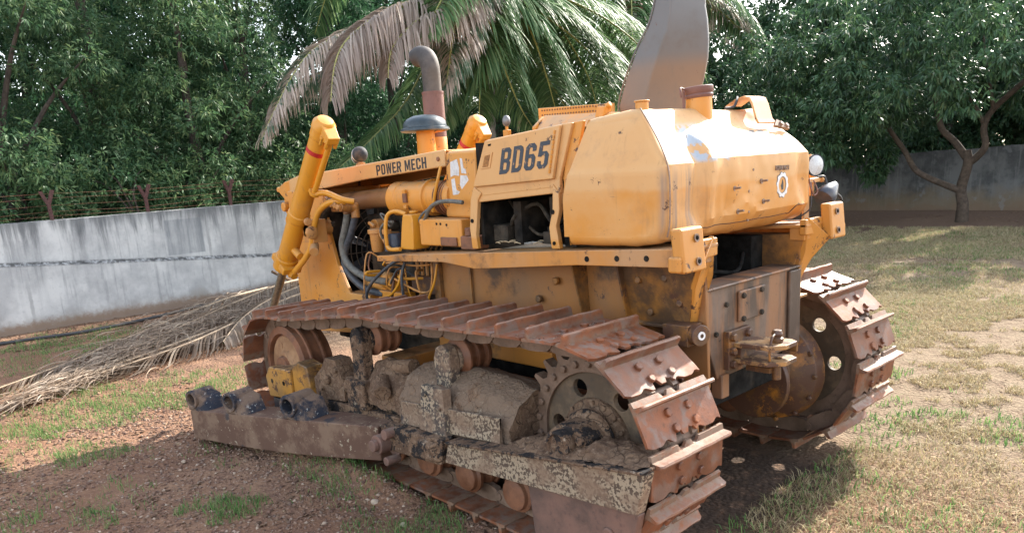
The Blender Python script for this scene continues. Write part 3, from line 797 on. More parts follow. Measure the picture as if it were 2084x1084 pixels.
# the maker's gear-shaped badge
m = MB(); N = 60; vs = []; cy, cz = -.30, 1.61
for k in range(N):
    a = 2 * PI * k / N; ro = .058 + (.006 if (k % 6) < 3 else 0)
    for r_ in (ro, .043):
        for x in (-.2175, -.2255): vs.append((x, cy + r_ * math.cos(a) * .92, cz + r_ * math.sin(a)))
fs = []
for k in range(N):
    a, b = 4 * k, 4 * ((k + 1) % N); fs += [(a, b, b + 1, a + 1), (a + 1, b + 1, b + 3, a + 3), (a + 3, b + 3, b + 2, a + 2)]
m.add(vs, fs); bdg = part('badge', m, 'logo', tk)
m = MB(); vs = []
for k in range(N):
    a = 2 * PI * k / N; ro = .062 + (.006 if (k % 6) < 3 else 0)
    for r_ in (ro, .0395): vs.append((-.2235, cy + r_ * math.cos(a) * .92, cz + r_ * math.sin(a)))
for k in range(N): vs.append((-.2155, vs[2 * k][1], vs[2 * k][2]))
fs = []
for k in range(N):
    a, b = 2 * k, 2 * ((k + 1) % N); fs += [(a, b, b + 1, a + 1), (a, 2 * N + k, 2 * N + (k + 1) % N, b)]
m.add(vs, fs); part('badge_outline', m, 'greyink' if 'greyink' in M else 'faintink', bdg)
m = MB(); m.prism([(cy - .012, cz - .022), (cy + .004, cz - .026), (cy + .014, cz - .004), (cy + .004, cz + .008), (cy - .002, cz + .028), (cy - .012, cz + .012)], 'x', -.2235, -.2160); part('badge_figure', m, 'ink', bdg)

# ---- BD65 door panel and pillars (left), mirrored shell on the right
def side_shell(s):
    Y0, Y1 = (.585, .62) if s > 0 else (-.62, -.585)
    yo = s * .62
    m = MB()
    # upper panel
    m.prism([(1.155, 1.69), (1.03, 1.935), (.46, 1.975), (.53, 1.715)], 'y', s * .60, s * .622)
    pn = part('side_panel', m, 'door', doz, .006)
    # frame: top rail behind the panel, front and rear pillars
    m = MB()
    m.prism([(1.20, 1.60), (1.165, 1.69), (1.04, 1.94), (.455, 1.98), (.40, 1.98), (.50, 1.72), (.505, 1.645)], 'y', s * .575, s * .598)
    m.prism([(1.215, 1.34), (1.165, 1.34), (1.175, 1.42), (1.135, 1.62), (1.10, 1.655), (1.165, 1.69), (1.20, 1.62), (1.225, 1.46)], 'y', s * .58, s * .61)
    m.prism([(.575, 1.36), (.515, 1.36), (.535, 1.48), (.505, 1.56), (.505, 1.645), (.545, 1.69), (.555, 1.56), (.585, 1.47)], 'y', s * .575, s * .608)
    m.prism([(1.115, 1.638), (.54, 1.672), (.54, 1.72), (1.17, 1.70)], 'y', s * .580, s * .6005)
    fr = part('door_frame', m, 'door', doz, .006)
    m = MB(); m.bolt((1.195, s * .61, 1.50), (0, s, 0), .012, .006, 12); m.bolt((.55, s * .608, 1.55), (0, s, 0), .012, .006, 12); m.bolt((.55, s * .608, 1.39), (0, s, 0), .010, .006, 12)
    part('hole_plug', m, 'dark', fr)
    # fascia between door and tank
    m = MB(); m.prism([(.50, 1.645), (.455, 1.98), (.345, 1.985), (.46, 1.60)], 'y', s * .555, s * .578); part('rear_fascia', m, 'paint', doz, .004)
    # panel details: square latch pocket, piano hinge, little slot
    m = MB(); m.prism([(1.075, 1.785), (1.04, 1.865), (.965, 1.872), (.995, 1.79)], 'y', s * .6222, s * .6265)
    lt = part('latch_frame', m, 'faded' if 'faded' in M else 'door', pn, .002)
    m = MB(); m.prism([(1.055, 1.795), (1.028, 1.855), (.985, 1.86), (1.008, 1.797)], 'y', s * .6266, s * .628); part('latch_pocket', m, 'rustslot' if 'rustslot' in M else 'pipe_rust', lt)
    m = MB(); m.prism([(1.002, 1.915), (.975, 1.917), (.98, 1.906), (1.0, 1.905)], 'y', s * .6222, s * .6235); part('slot', m, 'dark', pn)
    m = MB()
    for k in range(9):
        f = k / 9; a = Vector((.545, s * .626, 1.745)).lerp(Vector((.492, s * .626, 1.955)), f); b = Vector((.545, s * .626, 1.745)).lerp(Vector((.492, s * .626, 1.955)), f + .095)
        m.cyl(a, b, .006, n=8)
    part('hinge', m, 'paint', pn)
    return pn
pl = side_shell(1); side_shell(-1)
# letters follow the panel: reading left to right is towards -x
GL = {'B': [[(0, 0), (.45, 0), (.6, .12), (.6, .42), (.52, .5), (.6, .58), (.6, .88), (.45, 1), (0, 1)], [(.2, .16), (.38, .16), (.41, .2), (.41, .38), (.37, .43), (.2, .43)], [(.2, .58), (.37, .58), (.41, .62), (.41, .8), (.37, .84), (.2, .84)]],
 'D': [[(0, 0), (.42, 0), (.55, .08), (.6, .2), (.6, .8), (.55, .92), (.42, 1), (0, 1)], [(.2, .16), (.35, .16), (.4, .22), (.4, .78), (.35, .84), (.2, .84)]],
 '6': [[(.15, 0), (.45, 0), (.6, .13), (.6, .47), (.46, .6), (.2, .6), (.2, .79), (.25, .85), (.35, .85), (.4, .8), (.4, .7), (.6, .7), (.6, .87), (.45, 1), (.15, 1), (0, .87), (0, .13)], [(.2, .19), (.25, .14), (.35, .14), (.4, .19), (.4, .41), (.36, .46), (.2, .46)]],
 '5': [[(0, .14), (.15, 0), (.45, 0), (.6, .14), (.6, .5), (.46, .63), (.21, .63), (.22, .84), (.58, .84), (.58, 1), (.04, 1), (0, .46), (.18, .44), (.24, .49), (.35, .49), (.4, .43), (.4, .2), (.35, .14), (.25, .14), (.2, .19), (.2, .29), (0, .29)]]}
GL['P'] = [[(0, 0), (.2, 0), (.2, .38), (.45, .38), (.6, .5), (.6, .88), (.45, 1), (0, 1)], [(.2, .54), (.36, .54), (.4, .6), (.4, .8), (.36, .85), (.2, .85)]]
GL['O'] = [[(.13, 0), (.47, 0), (.6, .13), (.6, .87), (.47, 1), (.13, 1), (0, .87), (0, .13)], [(.2, .2), (.25, .15), (.35, .15), (.4, .2), (.4, .8), (.35, .85), (.25, .85), (.2, .8)]]
GL['W'] = [[(0, 1), (.1, 0), (.28, 0), (.38, .6), (.48, 0), (.66, 0), (.76, 1), (.6, 1), (.55, .35), (.46, 1), (.3, 1), (.21, .35), (.16, 1)]]
GL['E'] = [[(0, 0), (.52, 0), (.52, .16), (.2, .16), (.2, .43), (.46, .43), (.46, .58), (.2, .58), (.2, .84), (.52, .84), (.52, 1), (0, 1)]]
GL['R'] = [[(0, 0), (.2, 0), (.2, .4), (.26, .4), (.4, 0), (.61, 0), (.45, .42), (.6, .54), (.6, .88), (.45, 1), (0, 1)], [(.2, .55), (.36, .55), (.4, .6), (.4, .8), (.36, .85), (.2, .85)]]
GL['M'] = [[(0, 0), (.16, 0), (.16, .66), (.31, .08), (.45, .08), (.60, .66), (.60, 0), (.76, 0), (.76, 1), (.54, 1), (.38, .40), (.22, 1), (0, 1)]]
GL['C'] = [[(.13, 0), (.47, 0), (.6, .13), (.6, .34), (.4, .34), (.4, .2), (.35, .15), (.25, .15), (.2, .2), (.2, .8), (.25, .85), (.35, .85), (.4, .8), (.4, .66), (.6, .66), (.6, .87), (.47, 1), (.13, 1), (0, .87), (0, .13)]]
GL['H'] = [[(0, 0), (.2, 0), (.2, .42), (.4, .42), (.4, 0), (.6, 0), (.6, 1), (.4, 1), (.4, .58), (.2, .58), (.2, 1), (0, 1)]]
def block_letters(s_, x0, z0, h_, w_, adv, y_, slope, shear, mat, parent):
    cur = 0
    for ch in s_:
        if ch == ' ': cur += .36; continue
        i = cur; cur += max(p[0] for p in GL[ch][0]) + adv
        bm = bmesh.new(); ed = []
        for lp in GL[ch]:
            vv = []
            for (u, v) in lp:
                dx = (u + i) * w_ + shear * v * h_; vv.append(bm.verts.new((x0 - dx, y_, z0 + v * h_ + dx * slope)))
            ed += [bm.edges.new((vv[k], vv[(k + 1) % len(vv)])) for k in range(len(vv))]
        bmesh.ops.triangle_fill(bm, edges=ed, use_beauty=True)
        g = bmesh.ops.extrude_face_region(bm, geom=list(bm.faces)); bmesh.ops.translate(bm, verts=[v for v in g['geom'] if isinstance(v, bmesh.types.BMVert)], vec=(0, -.002, 0))
        bmesh.ops.recalc_face_normals(bm, faces=bm.faces); me = bpy.data.meshes.new('letter'); bm.to_mesh(me); bm.free(); link('letter', me, M[mat], parent)
block_letters('BD65', .925, 1.752, .132, .128, .145, .6245, .055, .28, 'blueink', pl)
# dark compartment behind the opening: back wall, floor clutter
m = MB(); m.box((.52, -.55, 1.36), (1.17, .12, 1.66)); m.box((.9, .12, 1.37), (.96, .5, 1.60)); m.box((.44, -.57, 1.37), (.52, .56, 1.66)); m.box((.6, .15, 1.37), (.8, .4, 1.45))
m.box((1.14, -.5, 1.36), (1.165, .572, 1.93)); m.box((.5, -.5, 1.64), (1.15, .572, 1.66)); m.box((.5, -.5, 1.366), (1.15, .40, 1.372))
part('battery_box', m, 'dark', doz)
m = MB(); m.tube([(1.05, .45, 1.42), (.95, .50, 1.52), (.85, .42, 1.58), (.7, .48, 1.50), (.62, .45, 1.40)], .012, 8); m.tube([(1.1, .40, 1.6), (.9, .44, 1.45), (.75, .46, 1.42), (.6, .40, 1.55)], .009, 8); m.tube([(.66, .5, 1.38), (.66, .5, 1.62)], .012, 8, 1)
part('cable', m, 'engine', doz)
m = MB(); m.box((1.0, .36, 1.375), (1.12, .52, 1.47)); m.box((.60, .42, 1.375), (.70, .54, 1.44)); m.cyl((1.03, .44, 1.47), (1.03, .44, 1.49), .015, n=10); part('terminal_box', m, 'engine', doz, .006)
m = MB()
rr = random.Random(4)
for k in range(14):
    x, y = rr.uniform(.6, 1.05), rr.uniform(.45, .63); a = rr.uniform(0, PI)
    m.tube([(x, y, 1.378), (x + .03 * math.cos(a), y + .02 * math.sin(a), 1.384), (x + .07 * math.cos(a), y + .03 * math.sin(a), 1.379)], .0025, 5)
part('dead_leaves', m, 'straw' if 'straw' in M else 'mud', doz)
# operator's bulkhead and dash top (seen over the panel)
m = MB(); m.box((.46, -.56, 1.70), (1.0, .57, 1.93)); part('cab_floor_box', m, 'paint', doz, .01)
m = MB()
m.prism([(-.44, 1.98), (.30, 1.98), (.30, 2.0), (.22, 2.055), (.12, 2.06), (.06, 2.0)], 'x', .96, .985)
m.hexa([(.96, .32, 1.95), (.96, .22, 2.06), (.47, .22, 2.035), (.47, .34, 1.97)], [(.96, -.2, 1.95), (.96, -.2, 2.06), (.47, -.2, 2.035), (.47, -.2, 1.97)])
part('dash_cover', m, 'paint', doz, .01)
m = MB(); m.hexa([(1.64, -.42, 2.0), (.98, -.42, 2.0), (.98, -.42, 2.135), (1.64, -.42, 2.165)], [(1.64, -.44, 2.0), (.98, -.44, 2.0), (.98, -.44, 2.135), (1.64, -.44, 2.165)])
pf = part('perforated_screen', m, 'paint', doz, .004)
m = MB()
for i in range(26):
    for j in range(4):
        x = 1.60 - i * .024; z = 2.035 + j * .03 + (.003 if i < 20 else 0) + (1.6 - i * .024 - 1.0) * .03
        m.cyl((x, -.4185, z), (x, -.4165, z), .006, n=6)
part('screen_holes', m, 'rust', pf)
m = MB(); m.hexa([(.56, .20, 1.98), (.50, .20, 1.98), (.50, .26, 1.98), (.56, .26, 1.98)], [(.53, .20, 2.07), (.47, .20, 2.065), (.47, .26, 2.065), (.53, .26, 2.07)]); m.cyl((.49, .23, 2.06), (.46, .23, 2.075), .016, n=10)
part('seat_bracket', m, 'paint', doz, .008)
m = MB(); m.tube([(1.19, .30, 1.9), (1.19, .30, 2.02)], .009, 8, 1); m.box((1.17, .285, 1.93), (1.21, .315, 2.0)); lv = part('control_lever', m, 'paint', doz, .003)
m = MB(); m.ball((1.19, .30, 2.05), .024, 16, 10, (1, 1, 1.35)); part('knob', m, 'steelgrey', lv)
# grey canopy post rising behind the seat
m = MB()
back = [(.95, 1.85), (1.06, 2.0), (1.08, 2.13), (1.02, 2.28), (.925, 2.45), (.84, 2.56), (.80, 2.64), (.77, 2.75), (.72, 3.1)]
front = [(.62, 1.85), (.50, 2.0), (.485, 2.13), (.44, 2.24), (.41, 2.36), (.402, 2.46), (.41, 2.58), (.425, 2.66), (.44, 3.1)]
# chamfered section: narrow left flank in shade, broad rear face
vs = []; fs = []
for (bx, bz), (fx, fz) in zip(back, front):
    w_ = bx - fx
    vs += [(bx, -.60, bz), (bx - w_ * .36, -.585, bz + (fz - bz) * .3), (fx + .145, -.82, fz), (fx + .16, -.85, fz), (fx + .20, -.90, fz), (bx, -.90, bz)]
n = 6
for i in range(len(back) - 1):
    for k in range(n): fs.append((i * n + k, i * n + (k + 1) % n, (i + 1) * n + (k + 1) % n, (i + 1) * n + k))
fs += [tuple(range(n)), tuple(range((len(back) - 1) * n, len(back) * n))[::-1]]
m.add(vs, fs); cp_ = part('canopy_post', m, 'post', doz, .012)
m = MB(); m.tube([(bx + .002, -.598, bz) for bx, bz in back[1:]], .006, 6, 3); part('edge_weld', m, 'post', cp_)
m = MB()
for z_ in (2.2, 2.62): m.bolt((.75, -.70, z_), (-.8, .6, 0), .02, .02)

# ---- hood
def bar(a, b): return a, b
m = MB()
hy = .40
m.prism([(3.75, 1.80), (3.60, 1.825), (2.8, 1.862), (1.66, 1.92), (1.66, 1.815), (2.6, 1.765), (3.2, 1.715), (3.75, 1.70)], 'y', hy - .012, hy + .012)
hood = part('hood', m, 'door', doz, .01)
m = MB(); m.prism([(3.80, 1.79), (3.60, 1.822), (2.8, 1.860), (1.66, 1.918), (1.66, 1.905), (2.8, 1.845), (3.6, 1.805), (3.80, 1.775)], 'y', -hy + .012, hy - .012)
part('hood_top', m, 'paint', hood, .006)
m = MB(); m.prism([(3.75, 1.80), (3.60, 1.825), (2.8, 1.862), (1.66, 1.92), (1.66, 1.815), (2.6, 1.765), (3.2, 1.715), (3.75, 1.70)], 'y', -hy - .012, -hy + .0115)
part('hood_side', m, 'door', hood, .01)
m = MB(); m.bolt((1.72, .412, 1.865), (0, 1, 0), .014, .01); part('bolt', m, 'rust', hood)
block_letters('POWER MECH', 2.435, 1.788, .070, .083, .14, .4130, .047, 0, 'ink', hood)
# nose casting and radiator guard
m = MB()
m.prism([(3.74, 1.60), (3.74, 1.80), (3.86, 1.785), (3.96, 1.75), (3.98, 1.70), (3.86, 1.62)], 'y', -.40, .40)
m.box((3.96, .26, 1.70), (4.10, .36, 1.745)); m.box((3.84, .30, 1.52), (3.96, .37, 1.68)); m.cyl((3.90, .25, 1.58), (3.90, .42, 1.58), .04, n=14); m.cyl((3.86, .36, 1.46), (3.86, .41, 1.46), .05, n=14)
part('hood_nose', m, 'paint', doz, .014)
m = MB()
m.prism([(3.72, .55), (2.80, .62), (2.84, .86), (2.95, .98), (3.05, 1.15), (3.12, 1.38), (3.15, 1.60), (3.15, 1.71), (3.72, 1.71)], 'y', .42, .455)
m.prism([(3.72, .55), (2.80, .62), (2.84, .86), (2.95, .98), (3.05, 1.15), (3.12, 1.38), (3.15, 1.60), (3.15, 1.71), (3.72, 1.71)], 'y', -.455, -.42)
m.box((3.66, -.42, .55), (3.72, .42, 1.71))
rg = part('radiator_guard', m, 'paint', doz, .01)
m = MB(); m.box((3.30, -.41, .70), (3.5, .41, 1.66)); m.box((3.12, -.41, .70), (3.3, -.38, 1.6)); part('radiator', m, 'dark', rg, .01)
# fan with ring guard
m = MB()
for r_ in (.14, .19, .24, .29, .34, .38):
    K = 48; m.tube([(3.10, r_ * math.cos(2 * PI * k / K), 1.20 + r_ * math.sin(2 * PI * k / K)) for k in range(K + 1)], .004, 5, 1, False)
for k in range(12):
    a = 2 * PI * k / 12; m.tube([(3.10, .1 * math.cos(a), 1.2 + .1 * math.sin(a)), (3.10, .4 * math.cos(a), 1.2 + .4 * math.sin(a))], .004, 5, 1)
fan = part('fan_guard', m, 'fanwire' if 'fanwire' in M else 'rust', rg)
m = MB()
for k in range(6):
    a = 2 * PI * k / 6 + .3; ca, sa = math.cos(a), math.sin(a); ca2, sa2 = math.cos(a + .35), math.sin(a + .35)
    m.hexa([(3.16, .08 * ca, 1.2 + .08 * sa), (3.16, .36 * ca, 1.2 + .36 * sa), (3.22, .36 * ca2, 1.2 + .36 * sa2), (3.22, .08 * ca2, 1.2 + .08 * sa2)],
           [(3.165, .08 * ca, 1.2 + .08 * sa), (3.165, .36 * ca, 1.2 + .36 * sa), (3.225, .36 * ca2, 1.2 + .36 * sa2), (3.225, .08 * ca2, 1.2 + .08 * sa2)])
m.cyl((3.05, 0, 1.2), (3.25, 0, 1.2), .09, n=20)
part('fan', m, 'black', rg)
# headlamps on the hood (turned away, seen from behind)
for s in (1, -1):
    m = MB(); c = Vector((2.85, .27, 1.95)) if s > 0 else Vector((3.76, -.285, 1.955))
    c = Vector((3.74, s * .285, 1.955)) if False else c
    m.ball(c, .058, 24, 14, (1.0, 1, 1)); 
    hl = part('headlamp', m, 'lampblack' if 'lampblack' in M else 'black', doz)
    m = MB(); m.cyl(c - Vector((0, 0, .14)), c - Vector((0, 0, .05)), .018, n=10); m.box(tuple(c + Vector((-.03, -.02, -.10))), tuple(c + Vector((.03, .02, -.06)))); part('lamp_stem', m, 'dusty', hl, .003)
    m = MB(); m.rev([(0, .056), (.02, .05), (.03, .02)], c + Vector((.02, 0, 0)), (1, 0, 0), 20); part('lens', m, 'lens', hl)
# pre-cleaner mushroom, stem, second stem, exhaust
m = MB(); m.rev([(0, .068), (.20, .063)], (2.22, .12, 1.88), (0, 0, 1), 28); st_ = part('intake_stem', m, 'paint', doz)
m = MB(); m.rev([(0, .10), (-.012, .155), (-.004, .172), (.012, .168), (.018, .152), (.05, .148), (.075, .125), (.095, .08), (.102, .02)], (2.22, .12, 2.075), (0, 0, 1), 40)
part('pre_cleaner', m, 'capblack' if 'capblack' in M else 'black', st_)
m = MB(); m.rev([(0, .078), (.17, .078), (.19, .065)], (2.385, -.10, 1.86), (0, 0, 1), 28); m.cyl((2.34, -.04, 2.07), (2.14, .02, 2.07), .012, n=10)
ex0 = part('muffler_neck', m, 'paint', doz)
m = MB(); m.cyl((2.385, -.10, 2.03), (2.385, -.10, 2.35), .077, n=28); m.rev([(0, .080), (.015, .080)], (2.385, -.10, 2.335), (0, 0, 1), 28); part('exhaust_sleeve', m, 'pipe_rust', ex0)
m = MB(); m.tube([(2.385, -.10, 2.33), (2.385, -.10, 2.42), (2.39, -.10, 2.52), (2.425, -.10, 2.585), (2.49, -.10, 2.61), (2.545, -.10, 2.60)], [.067, .067, .068, .070, .069, .066], 24, 4, True)
part('exhaust_pipe', m, 'exh' if 'exh' in M else 'steelgrey', ex0)
m = MB(); m.cyl((2.54, -.10, 2.601), (2.552, -.10, 2.598), .060, n=20); part('exhaust_mouth', m, 'dark', ex0)
# ---- cowl with torn stickers
m = MB(); m.hexa([(1.68, .30, 1.50), (1.30, .30, 1.50), (1.30, .30, 1.92), (1.66, .30, 1.915)], [(1.70, .41, 1.50), (1.32, .47, 1.50), (1.32, .45, 1.90), (1.655, .405, 1.905)])
m.hexa([(1.68, -.42, 1.50), (1.30, -.42, 1.50), (1.30, -.42, 1.92), (1.66, -.42, 1.915)], [(1.68, .301, 1.50), (1.30, .301, 1.50), (1.30, .301, 1.92), (1.66, .301, 1.915)])
cw = part('cowl', m, 'paint', doz, .02)
m = MB(); rr = random.Random(8)
def onc(x, z):   # a point on the cowl's left face
    f = (1.66 - x) / .34; return .409 + (.047 - .0) * f + .004 - (z - 1.5) * .02
def quadp(pts): 
    a = [(x, onc(x, z) + .002, z) for x, z in pts]; b = [(x, onc(x, z) - .006, z) for x, z in pts]
    n = len(pts); m.add(a + b, [tuple(range(n)), tuple(range(2 * n - 1, n - 1, -1))] + [(i, i + n, (i + 1) % n + n, (i + 1) % n) for i in range(n)])
quadp([(1.60, 1.84), (1.52, 1.855), (1.50, 1.80), (1.505, 1.755), (1.56, 1.76), (1.605, 1.75)])
quadp([(1.485, 1.86), (1.46, 1.855), (1.45, 1.80), (1.425, 1.79), (1.42, 1.765), (1.475, 1.77)])
quadp([(1.49, 1.758), (1.415, 1.755), (1.38, 1.70), (1.385, 1.655), (1.46, 1.645), (1.50, 1.70)])
quadp([(1.60, 1.735), (1.56, 1.742), (1.545, 1.67), (1.505, 1.66), (1.505, 1.645), (1.59, 1.64)])
part('torn_sticker', m, 'white', cw)
# ---- air cleaner drum
m = MB(); m.rev([(0, .10), (.012, .118), (.10, .118), (.104, .112), (.40, .112), (.405, .122), (.425, .122), (.43, .105), (.68, .105)], (2.32, .33, 1.62), (-1, 0, .01), 36)
for k in range(3): m.box((2.08 - .02, .435, 1.56 + k * .05), (2.08 + .012, .455, 1.585 + k * .05))
dr = part('air_cleaner', m, 'paint', doz, .003)
m = MB()
for k in range(5): m.rev([(0, .118 - abs(k - 2) * .004), (.01, .118 - abs(k - 2) * .004)], (1.78 - .022 * k, .33, 1.62), (1, 0, 0), 30)
m.box((2.09, .442, 1.60), (2.05, .458, 1.66)); part('clamp', m, 'rust', dr, .002)
m = MB(); m.cyl((3.2, .25, 1.60), (1.9, .25, 1.66), .07, n=20); part('top_tube', m, 'rustbrown' if 'rustbrown' in M else 'dusty', doz)
# ---- engine behind it all
m = MB()
m.box((1.70, -.28, .80), (2.95, .20, 1.50)); m.box((1.75, .18, 1.00), (2.2, .36, 1.26)); m.box((1.74, -.2, 1.50), (2.8, .12, 1.64))
for k in range(6): m.cyl((2.72 - k * .17, .20, 1.42), (2.72 - k * .17, .27, 1.44), .035, n=10)
eng = part('engine_block', m, 'engine', doz, .012)
m = MB(); m.cyl((2.45, .32, .98), (2.75, .32, 1.0), .10, n=24); m.cyl((2.50, .40, 1.05), (2.30, .43, 1.02), .05, n=16); m.ball((2.42, .42, 1.05), .06); m.box((2.2, .34, .90), (2.5, .46, .98)); m.box((2.62, .30, .84), (2.95, .46, .93))
part('water_pump', m, 'paint', eng, .008)
m = MB()
for k in range(6):
    x = 2.12 - k * .055
    m.cyl((x, .36, 1.02), (x, .36, 1.19), .014, n=8); m.tube([(x, .36, 1.19), (x + .01, .37, 1.235), (x + .06, .33, 1.25), (x + .1, .26, 1.3)], .006, 6)
part('injection_lines', m, 'dusty', eng)
m = MB(); m.box((1.80, .30, .98), (2.16, .40, 1.10)); m.cyl((2.20, .37, 1.02), (2.26, .37, 1.02), .05, n=16); part('injection_pump', m, 'oily', eng, .01)
# fuel bowl, twin filters, box on the deck
m = MB(); m.rev([(0, .035), (.02, .045), (.13, .05), (.131, .062), (.16, .062), (.165, .04)], (2.44, .46, 1.26), (0, 0, 1), 24); m.box((2.28, .44, 1.385), (2.42, .48, 1.42)); part('fuel_bowl', m, 'dusty', doz, .003)
m = MB(); m.prism([(2.05, 1.30), (1.90, 1.30), (1.885, 1.50), (1.90, 1.53), (1.99, 1.53), (2.01, 1.47)], 'y', .40, .54); m.cyl((1.96, .47, 1.53), (1.96, .47, 1.55), .03, n=12)
flt = part('filter_housing', m, 'cyl', doz, .012)
m = MB(); m.cyl((2.15, .50, 1.285), (2.15, .50, 1.40), .045, n=20); m.cyl((2.25, .48, 1.275), (2.25, .48, 1.39), .042, n=20); part('filter_canister', m, 'blueblack' if 'blueblack' in M else 'hosed', flt, .004)
m = MB(); m.box((1.42, .36, 1.33), (1.85, .515, 1.50)); bx_ = part('valve_box', m, 'paint', doz, .012)
m = MB(); m.box((1.46, .516, 1.335), (1.62, .53, 1.39)); m.box((1.28, .42, 1.32), (1.42, .53, 1.40)); m.cyl((1.36, .50, 1.40), (1.36, .50, 1.45), .03, n=10); part('spring_valve', m, 'rust', bx_, .008)
m = MB()
for (x, z) in ((1.66, 1.47), (1.62, 1.47), (1.56, 1.465)): m.bolt((x, .515, z), (0, 1, 0), .008, .004, 10)
part('hole_plug', m, 'dark', bx_)
# pipes and hoses
def hose(name, pts, r, mat, parent=None): 
    m_ = MB(); m_.tube(pts, r, 10, 5); return part(name, m_, mat, parent or doz)
hose('pipe', [(2.20, .52, 1.29), (2.17, .56, 1.32), (2.16, .565, 1.45), (2.14, .55, 1.53), (2.07, .53, 1.55), (1.99, .51, 1.53)], .014, 'cyl', flt)
hose('pipe', [(2.17, .56, 1.32), (2.12, .565, 1.30), (2.02, .56, 1.305)], .014, 'cyl', flt)
hose('pipe', [(2.30, .50, 1.35), (2.28, .53, 1.42), (2.22, .53, 1.47), (2.12, .53, 1.48)], .009, 'hose', flt)
hose('pipe', [(2.38, .47, 1.38), (2.32, .50, 1.375), (2.28, .50, 1.33), (2.27, .50, 1.28)], .011, 'dusty', flt)
hose('hose', [(1.80, .50, 1.49), (1.72, .52, 1.56), (1.62, .53, 1.60), (1.50, .53, 1.61), (1.38, .52, 1.60)], .013, 'hose')
hose('hose', [(1.84, .49, 1.45), (1.86, .50, 1.49), (1.82, .50, 1.53), (1.80, .46, 1.56)], .008, 'hose')
hose('pipe', [(1.76, .46, 1.54), (1.73, .46, 1.64), (1.69, .45, 1.75), (1.68, .43, 1.82)], .010, 'cyl')
hose('hydraulic_hose', [(2.735, .50, 1.54), (2.78, .51, 1.42), (2.83, .52, 1.30), (2.78, .52, 1.17), (2.60, .50, 1.08), (2.35, .47, 1.05)], .026, 'hose')
hose('hydraulic_hose', [(2.66, .48, 1.52), (2.74, .49, 1.38), (2.83, .50, 1.25), (2.84, .50, 1.12), (2.68, .47, .99), (2.45, .44, .95)], .026, 'hosed')
hose('hose', [(1.98, .56, 1.25), (2.10, .60, 1.20), (2.30, .62, 1.08), (2.40, .62, .98), (2.40, .60, .90)], .011, 'hosed')
hose('hose', [(1.96, .56, 1.25), (1.97, .60, 1.15), (1.98, .60, 1.05), (2.0, .58, .95)], .010, 'hosed')
hose('pipe', [(2.00, .58, 1.17), (2.02, .60, 1.08), (2.12, .60, 1.0), (2.30, .58, .95)], .009, 'cyl')
hose('pipe', [(2.24, .55, 1.20), (2.10, .56, 1.21), (1.9, .55, 1.20), (1.75, .53, 1.21)], .007, 'dusty')
hose('pipe', [(1.66, .54, 1.22), (1.68, .56, 1.1), (1.75, .56, 1.0), (1.77, .56, .93)], .008, 'cyl')
hose('pipe', [(2.12, .56, 1.10), (1.95, .57, 1.06), (1.82, .56, 1.03), (1.72, .56, 1.06), (1.70, .55, 1.2)], .007, 'dusty')
hose('pipe', [(2.52, .47, 1.26), (2.56, .48, 1.15), (2.48, .49, 1.08), (2.38, .48, 1.04)], .006, 'rust')
hose('wire', [(2.28, .45, 1.44), (2.33, .47, 1.50), (2.36, .46, 1.53), (2.30, .44, 1.50)], .006, 'hose')
rr = random.Random(12)
for k in range(9):
    x0_ = rr.uniform(1.8, 2.45); z0_ = rr.uniform(1.0, 1.22); x1_ = x0_ + rr.uniform(-.3, .35); z1_ = rr.uniform(.88, 1.25)
    hose('pipe', [(x0_, .46, z0_), ((x0_ * 2 + x1_) / 3, .52 + rr.uniform(0, .05), z0_ + rr.uniform(-.06, .08)), ((x0_ + 2 * x1_) / 3, .53 + rr.uniform(0, .05), z1_ + rr.uniform(-.05, .05)), (x1_, .47, z1_)], rr.choice([.006, .008, .010]), rr.choice(['cyl', 'dusty', 'dusty', 'hosed', 'rust']), eng)
m = MB(); m.cyl((2.0, .34, 1.36), (1.72, .34, 1.36), .05, n=16); m.box((2.05, .30, 1.30), (2.2, .42, 1.40)); m.cyl((2.62, .28, 1.42), (2.62, .36, 1.42), .06, n=16); m.box((2.5, .22, 1.30), (2.72, .34, 1.38)); m.tube([(2.62, .36, 1.42), (2.55, .44, 1.46), (2.46, .46, 1.44)], .014, 8)
part('engine_bracket', m, 'dusty', eng, .006)
m = MB()
for (x, z) in ((3.08, 1.52), (3.02, 1.45), (3.1, 1.42)): m.bolt((x, .457, z), (0, 1, 0), .022, .025)
m.tube([(2.95, .50, 1.60), (3.05, .52, 1.52), (3.12, .50, 1.42)], .03, 8); part('hose_elbow', m, 'engine', rg)
